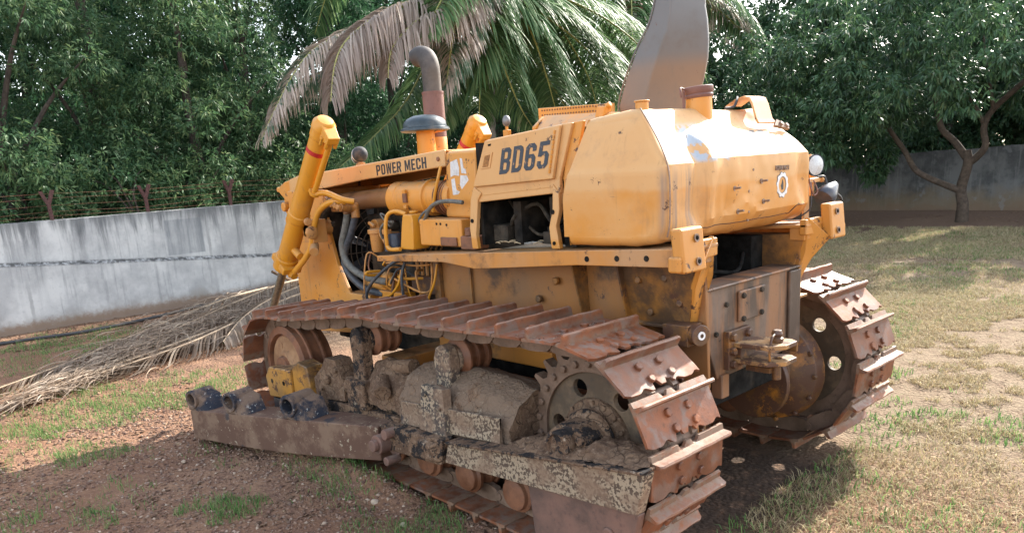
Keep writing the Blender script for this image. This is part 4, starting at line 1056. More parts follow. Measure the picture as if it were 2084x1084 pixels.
# ---- walk-on deck (fender) both sides, brackets at the rear
for s in (1, -1):
    ya, yb = sorted((s * .44, s * .70)); y2, y3 = sorted((s * .70, s * .712))
    m = MB()
    m.prism([(2.06, 1.272), (.3, 1.368), (-.30, 1.395), (-.30, 1.38), (.3, 1.352), (2.06, 1.256)], 'y', s * .42, s * .700)
    dk = part('fender_deck', m, 'dusty', doz, .003)
    m = MB(); m.prism([(2.07, 1.278), (1.37, 1.318), (.3, 1.373), (-.29, 1.400), (-.29, 1.318), (.3, 1.302), (1.08, 1.243), (1.37, 1.268), (2.07, 1.242)], 'y', s * .7005, s * .715)
    ed = part('deck_edge', m, 'dusty', dk, .004)
    m = MB()
    for (x, z) in ((.235, 1.335), (.05, 1.345), (-.12, 1.352)): m.rev([(0, .014), (.002, .014), (.001, .009)], (x, s * .7155, z), (0, s, 0), 14)
    part('hole_plug', m, 'dark', ed)
    m = MB(); m.hexa([(-.20, s * .43, 1.31), (-.285, s * .43, 1.31), (-.285, s * .43, 1.39), (-.20, s * .43, 1.39)], [(-.20, s * .70, 1.315), (-.285, s * .70, 1.315), (-.285, s * .70, 1.39), (-.20, s * .70, 1.39)]); part('deck_beam', m, 'dusty', dk, .004)
    # bracket block
    m = MB()
    a, b = sorted((s * .66, s * .79))
    m.box((-.345, a, 1.305), (-.285, b, 1.375)); 
    m.hexa([(-.36, s * .60, 1.30), (-.30, s * .60, 1.30), (-.28, s * .60, 1.49), (-.34, s * .60, 1.49)], [(-.36, s * .765, 1.30), (-.30, s * .765, 1.30), (-.28, s * .765, 1.49), (-.34, s * .765, 1.49)])
    bk = part('canopy_bracket', m, 'bracket' if 'bracket' in M else 'paint', doz, .012)
    m = MB(); 
    for z in (1.345, 1.445): m.rev([(0, .018), (.004, .018), (.003, .011), (-.004, .010)], (-.365 + (z - 1.3) * .105, s * .665, z), (-1, 0, .1), 16)
    part('bolt_hole', m, 'faintink', bk)
    m = MB()
    for z in (1.345, 1.445): m.cyl((-.3665 + (z - 1.3) * .105, s * .665, z), (-.3705 + (z - 1.3) * .105, s * .665, z), .009, n=12)
    part('hole_plug', m, 'dark', bk)
    # rear gusset plate running down to the case, and arm to the bracket
    m = MB()
    def gq(o_): return [(-.345 + o_, s * .615, 1.31), (-.30 + o_, s * .45, 1.43), (-.29 + o_, s * .44, 1.25), (-.195 + o_, s * .44, .96), (-.19 + o_, s * .485, 1.02), (-.27 + o_, s * .555, 1.20)]
    A_, B_ = gq(0), gq(.03)
    m.add(A_ + B_, [tuple(range(6)), tuple(range(11, 5, -1))] + [(i, i + 6, (i + 1) % 6 + 6, (i + 1) % 6) for i in range(6)])
    m.prism([(s * .42, 1.34), (s * .42, 1.42), (s * .61, 1.42), (s * .61, 1.33)], 'x', -.298, -.26)
    part('gusset', m, 'bracket' if 'bracket' in M else 'paint', doz, .006)
    # hull side
    m = MB(); m.hexa([(.16, s * .47, .92), (-.165, s * .472, .95), (-.25, s * .553, 1.20), (-.30, s * .60, 1.335), (.16, s * .56, 1.335)][0:1] + [(-.165, s * .472, .95), (-.30, s * .60, 1.335), (.16, s * .57, 1.335)], [(.16, s * .40, .92), (-.165, s * .40, .95), (-.28, s * .44, 1.335), (.16, s * .44, 1.335)])
    for (x, z) in ((.06, 1.22), (-.10, 1.24), (-.16, 1.12), (.02, 1.06)): m.bolt((x, s * (.462 + (z - .92) * .25), z), (0, s, 0), .018, .02, 10)
    part('rear_side_panel', m, 'grimy', doz, .006)
    m = MB()
    m.hexa([(1.74, s * .50, .70), (-.26, s * .44, .70), (-.26, s * .47, 1.345), (1.72, s * .50, 1.26)], [(1.74, s * .47, .70), (-.26, s * .42, .70), (-.26, s * .44, 1.345), (1.72, s * .47, 1.26)])
    hs = part('hull_side', m, 'grimy' if s < 0 else 'hull', doz, .006)
    m = MB()
    m.box((1.37, min(s * .497, s * .512), .75), (1.385, max(s * .497, s * .512), 1.25))
    for x in (.46, .16): m.hexa([(x, s * .485, .85), (x - .012, s * .485, .85), (x - .012, s * .60, 1.30), (x, s * .60, 1.30)], [(x, s * .45, .85), (x - .012, s * .45, .85), (x - .012, s * .45, 1.32), (x, s * .45, 1.32)])
    m.box((-.26, min(s * .45, s * .53), .995), (.14, max(s * .45, s * .53), 1.01))
    for (x, z) in ((.66, 1.17), (.80, 1.06), (.46, 1.0), (.05, 1.2), (-.12, 1.16), (-.08, .93), (.02, .9)): m.bolt((x, s * .49, z), (0, s, 0), .022, .02, 12)
    m.box((1.66, min(s * .50, s * .53), .80), (1.72, max(s * .50, s * .53), 1.25))
    part('rib', m, 'grimy', hs, .003)
    m = MB(); m.box((.6, min(s * .40, s * .62), .70), (1.6, max(s * .40, s * .62), .80)); m.box((1.65, min(s * .3, s * .9), .55), (1.85, max(s * .3, s * .9), .68)); part('cross_beam', m, 'dusty', hs, .01)
# belly and upper box
m = MB(); m.box((-.18, -.42, .55), (3.2, .42, .70)); m.box((-.12, -.40, .72), (.4, .40, 1.10)); m.box((1.0, -.42, 1.0), (1.7, .42, 1.25)); part('belly', m, 'dark', doz, .01)
# hollow under the tank at the back
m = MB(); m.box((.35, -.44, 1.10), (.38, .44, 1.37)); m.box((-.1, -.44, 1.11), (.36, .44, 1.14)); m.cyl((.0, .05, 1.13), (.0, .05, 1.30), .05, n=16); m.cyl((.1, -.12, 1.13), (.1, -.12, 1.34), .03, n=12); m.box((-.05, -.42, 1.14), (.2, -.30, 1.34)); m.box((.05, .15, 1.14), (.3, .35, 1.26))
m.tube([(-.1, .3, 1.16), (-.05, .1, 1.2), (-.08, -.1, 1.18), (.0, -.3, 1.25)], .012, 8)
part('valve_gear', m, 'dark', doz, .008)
# ---- rear case with hitch
m = MB()
m.prism([(.44, 1.17), (-.44, 1.17), (-.44, .95), (-.34, .73), (.34, .72), (.44, .95)], 'x', -.245, -.10)
m.prism([(.45, 1.165), (.45, 1.18), (-.45, 1.18), (-.45, 1.165)], 'x', -.262, -.10)
m.box((-.262, .26, .62), (-.2, .33, .74)); m.box((-.262, -.45, .75), (-.2445, -.33, 1.16))
rc = part('rear_case', m, 'case', doz, .008)
m = MB(); m.box((-.262, -.08, .975), (-.2455, .17, 1.13)); 
cvp = part('cover_plate', m, 'case', rc, .008)
m = MB()
for (y, z) in ((.14, 1.105), (-.03, 1.11), (-.03, .995), (.14, .99)): m.bolt((-.262, y, z), (-1, 0, 0), .014, .014)
for (y, z) in ((.27, 1.08), (-.36, .98), (-.36, .85), (.36, .95)): m.bolt((-.246, y, z), (-1, 0, 0), .013, .014)
part('bolt', m, 'engine', rc)
m = MB()
HZ = -.10; HY = .07
m.box((-.275, .02 + HY, .86 + HZ), (-.2455, .22 + HY, 1.05 + HZ))
for (y, z) in ((.19, 1.02), (.19, .95), (.19, .885), (.05, 1.02), (.05, .885)): m.bolt((-.275, y + HY, z + HZ), (-1, 0, 0), .022, .022)
ht = part('hitch_base', m, 'oily', rc, .008)
for z, r_ in ((.885, 0), (.965, 0)):
    m = MB()
    zz = z
    o = [(-.27, .17), (-.27, -.03), (-.46, -.05), (-.50, -.02), (-.50, .09), (-.44, .155)]
    # plate with a pin hole
    N = 24; cx, cy = -.43, .045
    bm = bmesh.new(); ed = []
    for lp in ([(x, y) for x, y in o], [(cx + .024 * math.cos(2 * PI * k / N), cy + .024 * math.sin(2 * PI * k / N)) for k in range(N)]):
        vv = [bm.verts.new((x, y, zz)) for x, y in lp]; ed += [bm.edges.new((vv[i], vv[(i + 1) % len(vv)])) for i in range(len(vv))]
    bmesh.ops.triangle_fill(bm, edges=ed, use_beauty=True)
    g = bmesh.ops.extrude_face_region(bm, geom=list(bm.faces)); bmesh.ops.translate(bm, verts=[v for v in g['geom'] if isinstance(v, bmesh.types.BMVert)], vec=(0, 0, .022))
    bmesh.ops.recalc_face_normals(bm, faces=bm.faces); me = bpy.data.meshes.new('hitch_plate'); bm.to_mesh(me); bm.free(); me.transform(Matrix.Translation((0, HY, HZ)))
    link('hitch_plate', me, M['hitch'], ht, .003)
m = MB(); m.box((-.30, .03, .907), (-.27, .15, .965)); m.rev([(0, .03), (.02, .032), (.025, .02), (.04, .028), (.06, .02)], (-.43, .045, .987), (0, 0, 1), 14); m.cyl((-.43, .045, .80), (-.43, .045, .885), .022, n=14); m.tube([(-.43, .05, 1.03), (-.44, .11, 1.02), (-.44, .13, .96), (-.44, .13, .91)], .007, 6)
m.box((-.42, .01, .835), (-.29, .09, .863))
m.v = [p + Vector((0, HY, HZ)) for p in m.v]
part('hitch_pin', m, 'oily', ht, .004)
# left pivot with white-centred grease cap beside the hull
m = MB(); m.cyl((-.245, .53, .985), (-.29, .545, .985), .05, n=24); m.box((-.24, .46, .93), (-.1, .58, 1.03)); pv = part('pivot_cap', m, 'oily', rc, .004)
m = MB(); m.rev([(0, .020), (.005, .020), (.005, .010)], (-.29, .545, .985), (-1, .3, 0), 20, cap=False); part('grease_ring', m, 'logo', pv)
# ---- lift cylinders
for s in (1, -1):
    T_ = Vector((2.615, s * .69, 2.12)); Bm = Vector((3.46, s * .69, 1.13)); d = (Bm - T_).normalized(); L = (Bm - T_).length
    m = MB(); m.rev([(0, .078), (.06, .080), (.065, .074), (L - .56, .074), (L - .555, .083), (L - .50, .083), (L - .49, .074), (L - .10, .074), (L - .095, .088), (L, .088), (L + .01, .05)], T_, d, 36)
    cy_ = part('lift_cylinder', m, 'cyl', doz, .003)
    m = MB(); m.rev([(0, .0752), (.034, .0752)], T_ + d * .155, d, 36, cap=False); part('red_band', m, 'red', cy_)
    perp = Vector((-d.z, 0, d.x)) * -1   # towards the tractor rear / up
    if perp.x > 0: perp = -perp
    m = MB()
    e = T_ - d * .0
    m.rev([(0, .083), (-.045, .080), (-.075, .055), (-.082, .02)], T_, d, 30)
    u_ = Vector((0, 1, 0))
    def P3(a, b, c): return T_ + perp * a + u_ * b + d * c
    m.hexa([P3(0, -.055, -.078), P3(.15, -.045, -.03), P3(.15, -.045, .02), P3(0, -.055, .05)], [P3(0, .055, -.078), P3(.15, .045, -.03), P3(.15, .045, .02), P3(0, .055, .05)])
    for (a, b) in ((.09, -.05), (.09, .05), (.135, -.035), (.135, .035)): m.cyl(P3(a, b, .0), P3(a, b, .06), .014, n=8)
    part('cylinder_head', m, 'cyl', cy_, .01)
    m = MB(); m.tube([(P3(.12, 0, .02)), (P3(.112, 0, .2)), (P3(.108, 0, .40)), (P3(.11, 0, .47)), (2.76, s * .64, 1.69), (2.62, s * .60, 1.64), (2.56, s * .54, 1.62)], .021, 12, 5)
    m.rev([(0, .036), (.02, .036)], P3(.11, 0, .46), d, 16)
    m.hexa([P3(.0, -.03, .45), P3(.10, -.03, .45), P3(.10, -.03, .48), P3(.0, -.03, .48)], [P3(.0, .03, .45), P3(.10, .03, .45), P3(.10, .03, .48), P3(.0, .03, .48)])
    part('oil_tube', m, 'cyl', cy_)
    m = MB(); m.tube([P3(.09, 0, L - .02), P3(.13, 0, L - .05), (3.05, s * .67, 1.27), (2.98, s * .66, 1.42), (2.88, s * .65, 1.56), (2.74, s * .62, 1.625), (2.64, s * .56, 1.62)], .023, 12, 5)
    for c_ in (L - .03, L - .24): m.cyl(P3(.05, 0, c_), P3(.16, 0, c_ - .02), .03, n=12)
    part('oil_tube', m, 'cyl', cy_)
    m = MB(); m.rev([(0, .09), (.06, .09)], P3(0, 0, L - .12), d, 30); m.hexa([P3(-.09, -.08, L - .09), P3(.12, -.08, L - .09), P3(.12, -.08, L - .03), P3(-.09, -.08, L - .03)], [P3(-.09, .08, L - .09), P3(.12, .08, L - .09), P3(.12, .08, L - .03), P3(-.09, .08, L - .03)])
    part('gland', m, 'cyl', cy_, .012)
    m = MB(); m.cyl(T_ + d * L, T_ + d * (L + .62), .033, n=20); part('piston_rod', m, 'chrome', cy_)
    # trunnion yoke towards the guard
    m = MB(); c_ = P3(.10, 0, L - .48)
    m.cyl(c_ + Vector((0, -s * .22, 0)), c_ + Vector((0, -s * .02, 0)), .06, n=20); m.box(tuple(min(a, b) for a, b in zip(c_ + Vector((-.10, -s * .02, -.10)), c_ + Vector((.04, -s * .14, .07)))), tuple(max(a, b) for a, b in zip(c_ + Vector((-.10, -s * .02, -.10)), c_ + Vector((.04, -s * .14, .07)))))
    m.bolt(c_ + Vector((-.11, s * .0, -.02)), (-1, 0, 0), .05, .03, 8); m.bolt(c_ + Vector((-.09, s * .01, .06)), (-1, 0, 0), .03, .03, 8); m.cyl(c_ + Vector((-.05, -s * .05, -.12)), c_ + Vector((-.16, s * .02, -.16)), .035, n=12)
    part('trunnion', m, 'dusty', doz, .01)
    # manifold where the tubes meet the hoses
    m = MB()
    if s > 0:
        for (x, z, r_) in ((2.83, 1.64, .03), (2.79, 1.625, .034), (2.745, 1.61, .036), (2.70, 1.60, .034), (2.66, 1.585, .03)): m.cyl((x, .47, z - .02), (x, .60, z), r_, n=10); m.bolt((x, .60, z), (0, 1, .1), r_ * .8, .03, 6)
        m.box((2.64, .46, 1.55), (2.86, .56, 1.61)); m.cyl((2.735, .50, 1.60), (2.735, .50, 1.53), .034, n=12); m.cyl((2.66, .48, 1.60), (2.66, .48, 1.50), .032, n=12)
        part('manifold', m, 'dusty', doz, .006)
# ---- rear work lamp (pale reflector) and hanging loose lamp, right rear corner
m = MB(); m.rev([(0, .02), (.03, .045), (.05, .058), (.065, .060)], (-.155, -.70, 1.69), (-.93, .30, .02), 32); rl = part('rear_lamp', m, 'lampblack', doz)
m = MB(); m.rev([(0, .056), (.006, .038), (.009, .01)], Vector((-.155, -.70, 1.69)) + Vector((-.93, .30, .02)).normalized() * .064, (-.93, .30, .02), 32); part('lens', m, 'lens', rl)
m = MB(); m.tube([(-.15, -.74, 1.74), (-.14, -.79, 1.70), (-.13, -.81, 1.62), (-.13, -.81, 1.52)], .016, 8); m.box((-.17, -.89, 1.595), (-.12, -.70, 1.62)); m.cyl((-.17, -.88, 1.607), (-.17, -.84, 1.607), .016, n=8)
m.box((-.16, -.73, 1.38), (-.145, -.67, 1.62))
part('lamp_bracket', m, 'faded' if 'faded' in M else 'paint', rl, .004)
hose('wire', [(-.18, -.68, 1.62), (-.2, -.66, 1.57), (-.2, -.70, 1.53), (-.2, -.74, 1.55), (-.18, -.73, 1.61)], .004, 'pipe_rust', rl)
hose('wire', [(-.18, -.70, 1.60), (-.19, -.69, 1.53), (-.19, -.68, 1.46), (-.15, -.66, 1.42)], .004, 'hosed', rl)
m = MB(); m.rev([(0, .058), (.012, .062), (.05, .056), (.10, .035), (.13, .02)], (-.20, -.81, 1.50), (-.15, -.75, .55), 28)
hl = part('hanging_lamp', m, 'blueblack', doz)
m = MB(); m.rev([(.012, .05), (.02, .02)], (-.20, -.81, 1.50), (-.15, -.75, .55), 20); part('lamp_mouth', m, 'dark', hl)
m = MB(); m.tube([(-.22, -.90, 1.57), (-.22, -.92, 1.53), (-.22, -.98, 1.50), (-.22, -1.0, 1.48)], .008, 8); m.tube([(-.2, -.86, 1.55), (-.18, -.86, 1.62), (-.16, -.82, 1.62)], .008, 8); part('cable_stub', m, 'blackrub', hl)

# =================================================================== ground
def vn(x, y, f, seed=0):
    """smooth value noise on numpy arrays"""
    x = x * f + seed * 17.3; y = y * f + seed * 9.1
    xi = np.floor(x).astype(np.int64); yi = np.floor(y).astype(np.int64); xf = x - xi; yf = y - yi
    xf = xf * xf * (3 - 2 * xf); yf = yf * yf * (3 - 2 * yf)
    def hsh(a, b):
        n = (a * 374761393 + b * 668265263 + seed * 1442695) & 0x7fffffff; n = (n ^ (n >> 13)) * 1274126177 & 0x7fffffff
        return ((n ^ (n >> 16)) & 0xffff) / 65535.
    return (hsh(xi, yi) * (1 - xf) + hsh(xi + 1, yi) * xf) * (1 - yf) + (hsh(xi, yi + 1) * (1 - xf) + hsh(xi + 1, yi + 1) * xf) * yf
def fbm(x, y, f, seed=0, o=4):
    s = 0; a = .5
    for k in range(o): s = s + a * vn(x, y, f * 2 ** k, seed + k); a *= .5
    return s / (1 - .5 ** o)
def gz(x, y):
    z = (fbm(x, y, .5, 3) - .5) * .06 + (fbm(x, y, 3.5, 5) - .5) * .022 + (fbm(x, y, 14, 9, 2) - .5) * .008 - .012
    z = z + .10 * np.exp(-((y - 1.27) / .085) ** 2) * np.clip((x - .95) / .3, 0, 1) * np.clip((3.4 - x) / .3, 0, 1) * (.7 + .6 * fbm(x, y, 7, 13, 2))
    far = np.clip((np.hypot(x - 2, y) - 22) / 20, 0, 1)
    return z * (1 - far) - .01 * far
def raw_mesh(name, V, F, mat, rnd=None, smooth=False):
    """V (n,3), F (m,k) constant-size polygons"""
    me = bpy.data.meshes.new(name); n, k = F.shape
    me.vertices.add(len(V)); me.vertices.foreach_set('co', np.ascontiguousarray(V, dtype=np.float32).ravel())
    me.loops.add(n * k); me.loops.foreach_set('vertex_index', np.ascontiguousarray(F, dtype=np.int32).ravel())
    me.polygons.add(n); me.polygons.foreach_set('loop_start', np.arange(0, n * k, k, dtype=np.int32))
    if smooth: me.polygons.foreach_set('use_smooth', np.ones(n, dtype=bool))
    if rnd is not None:
        at = me.attributes.new('rnd', 'FLOAT', 'FACE'); at.data.foreach_set('value', np.ascontiguousarray(rnd, dtype=np.float32))
    me.update(calc_edges=True); me.materials.append(mat); return me
def axis(lo, a, b, hi, fine, coarse):
    return np.concatenate([np.arange(lo, a, coarse), np.arange(a, b, fine), np.arange(b, hi + coarse, coarse)])
gx = axis(-60, -4, 10.5, 90, .05, 2.); gy = axis(-90, -12, 4.5, 60, .05, 2.)
X, Y = np.meshgrid(gx, gy, indexing='ij'); Z = gz(X, Y)
nx, ny = X.shape; idx = np.arange(nx * ny).reshape(nx, ny)
F = np.stack([idx[:-1, :-1], idx[1:, :-1], idx[1:, 1:], idx[:-1, 1:]], -1).reshape(-1, 4)
t = NT('red_brown_earth')
x_, y_, z_ = t.xyz()
n1 = t.noise(.9, det=7, rough=.65); n2 = t.noise(9, det=8, rough=.75); n3 = t.noise(45, det=5, rough=.7); v1 = t.vor(38); v2 = t.vor(75)
c = t.mix(t.step(n1, .35, .65), (.20, .105, .062), (.29, .17, .105))
c = t.mix(t.step(n2, .42, .68), c, (.17, .095, .065))
right = t.step(t.math('ADD', y_, t.math('MULTIPLY', n1, 1.2)), .6, -.9)
c = t.mix(t.math('MULTIPLY', right, .8), c, t.mix(t.step(n2, .35, .6), (.125, .093, .062), (.235, .185, .12)))
c = t.mix(t.math('MULTIPLY', t.step(v1, .32, .18), t.step(n3, .4, .6, 0, .75)), c, (.40, .27, .19))
c = t.mix(t.math('MULTIPLY', t.step(n3, .52, .72), .6), c, (.12, .075, .055))
under_shade = t.math('MULTIPLY', t.math('MULTIPLY', t.step(t.math('ABSOLUTE', y_), .95, .5), t.step(x_, -.75, -.35)), t.math('MULTIPLY', t.step(x_, 3.2, 2.6), t.step(n2, .25, .5)))  # shade beneath the machine, painted into the earth colour between the tracks
c = t.mix(t.math('MULTIPLY', under_shade, .85), c, (.035, .026, .02))
far = t.step(y_, -11.5, -13)
c = t.mix(t.math('MULTIPLY', far, .8), c, (.17, .105, .075))
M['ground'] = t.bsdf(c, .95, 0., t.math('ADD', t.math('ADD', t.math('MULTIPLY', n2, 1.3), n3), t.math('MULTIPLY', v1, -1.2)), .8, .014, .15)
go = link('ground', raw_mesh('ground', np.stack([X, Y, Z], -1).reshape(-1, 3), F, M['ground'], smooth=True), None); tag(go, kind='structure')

# ---- blades
def attr_mat(name, cols, rough=.7, trans=.3, spec=.3, clump=None):
    t = NT(name); a = t.n('ShaderNodeAttribute'); a.attribute_name = 'rnd'
    r = t.n('ShaderNodeValToRGB'); e = r.color_ramp.elements
    e[0].position = 0; e[0].color = (*cols[0], 1); e[1].position = 1; e[1].color = (*cols[-1], 1)
    for k, cc in enumerate(cols[1:-1]): q_ = e.new((k + 1) / (len(cols) - 1)); q_.color = (*cc, 1)
    t.l(a.outputs['Fac'], r.inputs[0]); c = r.outputs[0]
    if clump:
        c = t.mix(t.step(t.noise(clump[0], det=3), .4, .62, 0, clump[2]), c, clump[1])
    return t.bsdf(c, rough, 0., spec=spec, trans=(c, trans))
def blades(name, P, h, w, mat, lean=.5, seed=1, zf=gz):
    r = np.random.default_rng(seed); n = len(P)
    a = r.uniform(0, 2 * PI, n); l = lean * r.uniform(.2, 1.2, n); hh = h * r.uniform(.45, 1.25, n); b = r.uniform(0, 2 * PI, n)
    base = np.stack([P[:, 0], P[:, 1], zf(P[:, 0], P[:, 1]) - .003], -1)
    d = np.stack([np.cos(a), np.sin(a), np.zeros(n)], -1); s = np.stack([np.cos(b), np.sin(b), np.zeros(n)], -1) * (w * r.uniform(.6, 1.3, n) * .5)[:, None]
    up = np.array([0, 0, 1.])
    mid = base + d * (l * hh * .35)[:, None] + up * (hh * .6)[:, None]
    tip = base + d * (l * hh * 1.1)[:, None] + up * (hh * (1 - .35 * np.minimum(l, 1)))[:, None]
    V = np.stack([base - s, base + s, mid + s * .75, mid - s * .75, tip], 1).reshape(-1, 3)
    o = np.arange(n)[:, None] * 5
    tri = np.concatenate([o + [0, 1, 2], o + [0, 2, 3], o + [3, 2, 4]], 1).reshape(-1, 3)
    return raw_mesh(name, V, tri, mat, np.repeat(r.random(n), 3))
GREEN = [((7.69, 1.83), 1.0, .6), ((8.67, 1.14), .8, .6), ((7.49, .73), .9, .6), ((5.04, 1.9), .75, 1), ((5.17, 1.36), .55, 1), ((4.58, 1.14), .45, 1), ((4.66, 2.11), .4, .9), ((4.86, .65), .5, .8), ((3.94, 2.57), .35, 1), ((3.6, 2.28), .26, 1), ((4.60, 2.57), .35, .9),
         ((1.97, 2.02), .20, 1.5), ((1.90, 1.88), .16, 1.3), ((1.05, 1.59), .16, .9), ((.80, 1.28), .22, 1), ((1.85, 1.26), .2, .9), ((2.13, 1.42), .2, .7), ((.75, 1.36), .2, 1), ((1.49, 1.35), .24, .9), ((2.40, 2.55), .14, 1.1), ((2.63, 2.83), .14, .9), ((3.29, 2.07), .2, .5), ((2.9, 2.3), .12, .4), ((1.25, 2.1), .12, .5), ((6.4, -.3), .5, .4), ((6.6, 2.6), .6, .6)]
ptsl = []
rg_ = np.random.default_rng(5)
for (c, rad, dens) in GREEN:
    n = int(6500 * rad * rad * dens * (1.6 if rad < .3 else 1)); a = rg_.uniform(0, 2 * PI, n); r_ = rad * np.sqrt(rg_.random(n)) * 1.15
    x = c[0] + r_ * np.cos(a) * 1.1; y = c[1] + r_ * np.sin(a); k = fbm(x, y, 5, 21) + .5 * (fbm(x, y, 22, 29) - .5) + (1 - r_ / rad) * .22 > .54
    ptsl.append(np.stack([x[k], y[k]], -1))
n = 5000; x = rg_.uniform(.2, 4.5, n); y = rg_.uniform(1.0, 3.2, n); k = fbm(x, y, 2.5, 31) > .60; ptsl.append(np.stack([x[k], y[k]], -1))
M['grass_g'] = attr_mat('green_blades', [(.06, .14, .04), (.11, .22, .06), (.18, .30, .09), (.30, .33, .14)], trans=.4)
M['grass_d'] = attr_mat('dry_blades', [(.22, .16, .085), (.34, .255, .14), (.50, .40, .24), (.24, .235, .10)], trans=.35)
P = np.concatenate(ptsl)
P = P[~((np.abs(P[:, 1]) < 1.18) & (np.abs(P[:, 1]) > .70) & (P[:, 0] < 3.1) & (P[:, 0] > -.2))]
o = link('green_grass', blades('green_grass', P, .055, .0045, M['grass_g'], .7, 3), None); tag(o, 'short green grass growing in patches on the red earth', 'grass', kind='stuff')
# right-hand lawn: straw with green tufts
def field(n, x0, x1, y0, y1, seed, thr, f=1.4):
    r = np.random.default_rng(seed); x = r.uniform(x0, x1, n); y = r.uniform(y0, y1, n)
    k = fbm(x, y, f, seed) + .5 * (fbm(x, y, f * 6, seed + 3) - .5) > thr
    k &= (y < -1.3) | (x < -.3)
    k &= (y < -1.5) | (r.random(n) < .55)
    return np.stack([x[k], y[k]], -1)
D1 = np.concatenate([field(260000, -2.4, 2.5, -6.5, .6, 41, .435), field(90000, -1, 6, -12.5, -5.5, 43, .43)])
o = link('dry_grass', blades('dry_grass', D1, .05, .0048, M['grass_d'], 1.5, 5), None); tag(o, 'straw coloured dry grass covering the yard on the right', 'grass', kind='stuff')
G1 = np.concatenate([field(60000, -2.4, 2.5, -6.5, .6, 51, .60, 1.1), field(50000, -1, 7, -13, -5, 53, .54, .9)])
o = link('lawn_tufts', blades('lawn_tufts', G1, .055, .0065, M['grass_g'], .8, 6), None); tag(o, 'green tufts scattered through the dry grass', 'grass', kind='stuff')
D2 = np.concatenate([field(110000, .5, 9, -14, -5.5, 61, .40, .8)])
o = link('far_dry_grass', blades('far_dry_grass', D2, .06, .010, attr_mat('far_dry_blades', [(.26, .22, .11), (.38, .31, .18), (.48, .39, .24), (.20, .22, .09)], trans=.3), 1.0, 7), None); tag(o, 'pale dry grass further back towards the dark wall', 'grass', kind='stuff')
# ---- gravel, litter
def chips(name, P, smin, smax, flat, mat, seed, lift=.25, zf=gz):
    r = np.random.default_rng(seed); n = len(P); s = smin + (smax - smin) * r.random(n) ** 3
    base = np.array([[1, 0, 0], [0, 1, 0], [-1, 0, 0], [0, -1, 0], [0, 0, 1], [0, 0, -1]], float)
    V = np.repeat(base[None], n, 0) * (s[:, None, None] * np.stack([r.uniform(.6, 1.4, n), r.uniform(.5, 1, n), flat * r.uniform(.6, 1.2, n)], -1)[:, None, :])
    V += r.normal(0, .16, V.shape) * s[:, None, None] * np.array([1, 1, flat])
    a = r.uniform(0, 2 * PI, n); ca, sa = np.cos(a), np.sin(a); ti = r.normal(0, .35, n)
    x = V[..., 0] * ca[:, None] - V[..., 1] * sa[:, None]; y = V[..., 0] * sa[:, None] + V[..., 1] * ca[:, None]; z = V[..., 2] + x * ti[:, None]
    V = np.stack([x + P[:, :1], y + P[:, 1:2], z + zf(P[:, 0], P[:, 1])[:, None] + s[:, None] * flat * lift], -1).reshape(-1, 3)
    f = np.array([[0, 1, 4], [1, 2, 4], [2, 3, 4], [3, 0, 4], [1, 0, 5], [2, 1, 5], [3, 2, 5], [0, 3, 5]])
    F = (np.arange(n)[:, None, None] * 6 + f[None]).reshape(-1, 3)
    return raw_mesh(name, V, F, mat, np.repeat(r.random(n), 8))
def scatter(n, x0, x1, y0, y1, seed, thr=0., f=2.):
    r = np.random.default_rng(seed); x = r.uniform(x0, x1, n); y = r.uniform(y0, y1, n); k = fbm(x, y, f, seed) > thr
    return np.stack([x[k], y[k]], -1)
M['gravel'] = attr_mat('gravel_stones', [(.10, .055, .04), (.20, .11, .075), (.30, .185, .125), (.14, .09, .07), (.46, .34, .25)], trans=0, rough=.9)
o = link('gravel', chips('gravel', np.concatenate([scatter(42000, .1, 4.6, .3, 3.4, 71, .36), scatter(5000, 3.5, 7.5, -.5, 3.4, 72, .4)]), .0025, .017, .6, M['gravel'], 71), None); tag(o, 'reddish gravel and small chips lying on the earth', 'gravel', kind='stuff')
M['litter'] = attr_mat('fallen_leaves', [(.10, .06, .04), (.20, .12, .075), (.32, .21, .13), (.15, .085, .06)], trans=.15, rough=.85)
LT = np.concatenate([scatter(9000, 8.3, 10.0, -6, 3.5, 81, .3), scatter(14000, -2, 10, -18, -12.6, 82, .42), scatter(5000, .5, 6, 1.0, 3.3, 83, .45), scatter(1200, 1.6, 3.4, -9.9, -9.0, 85, .52)])
L2 = scatter(9000, -2.3, 3, -7, .3, 84, .5)
o = link('leaf_litter', chips('leaf_litter', LT, .010, .027, .14, M['litter'], 81, 1.2), None); tag(o, 'brown fallen leaves scattered along the foot of the walls', 'leaf litter', kind='stuff')
o = link('fine_litter', chips('fine_litter', L2, .004, .013, .3, M['litter'], 86, 1.), None); tag(o, 'small brown crumbs of leaf and soil among the dry grass', 'leaf litter', kind='stuff')
tx_ = np.array([.0, .3, .7, 1.0, 1.3, 1.65, 2.0, 2.33, 2.6, 2.9]); tz_ = np.array([.988, .985, .972, .957, .945, .95, .905, .86, .828, .824])
r = np.random.default_rng(88)
for sd_, tr_obj in ((1, track_l), (-1, track_r)):
    n = 1100; px_ = r.uniform(-.1, 2.9, n); py_ = sd_ * (.94 + r.uniform(-.24, .24, n)); k = fbm(px_, py_, 6, 19) > .47
    o = link('soil_crumbs', chips('soil_crumbs', np.stack([px_[k], py_[k]], -1), .003, .013, .55, M['gravel'], 89, .6, lambda x, y: np.interp(x, tx_, tz_) + .058), None, tr_obj); tag(o, kind='stuff')
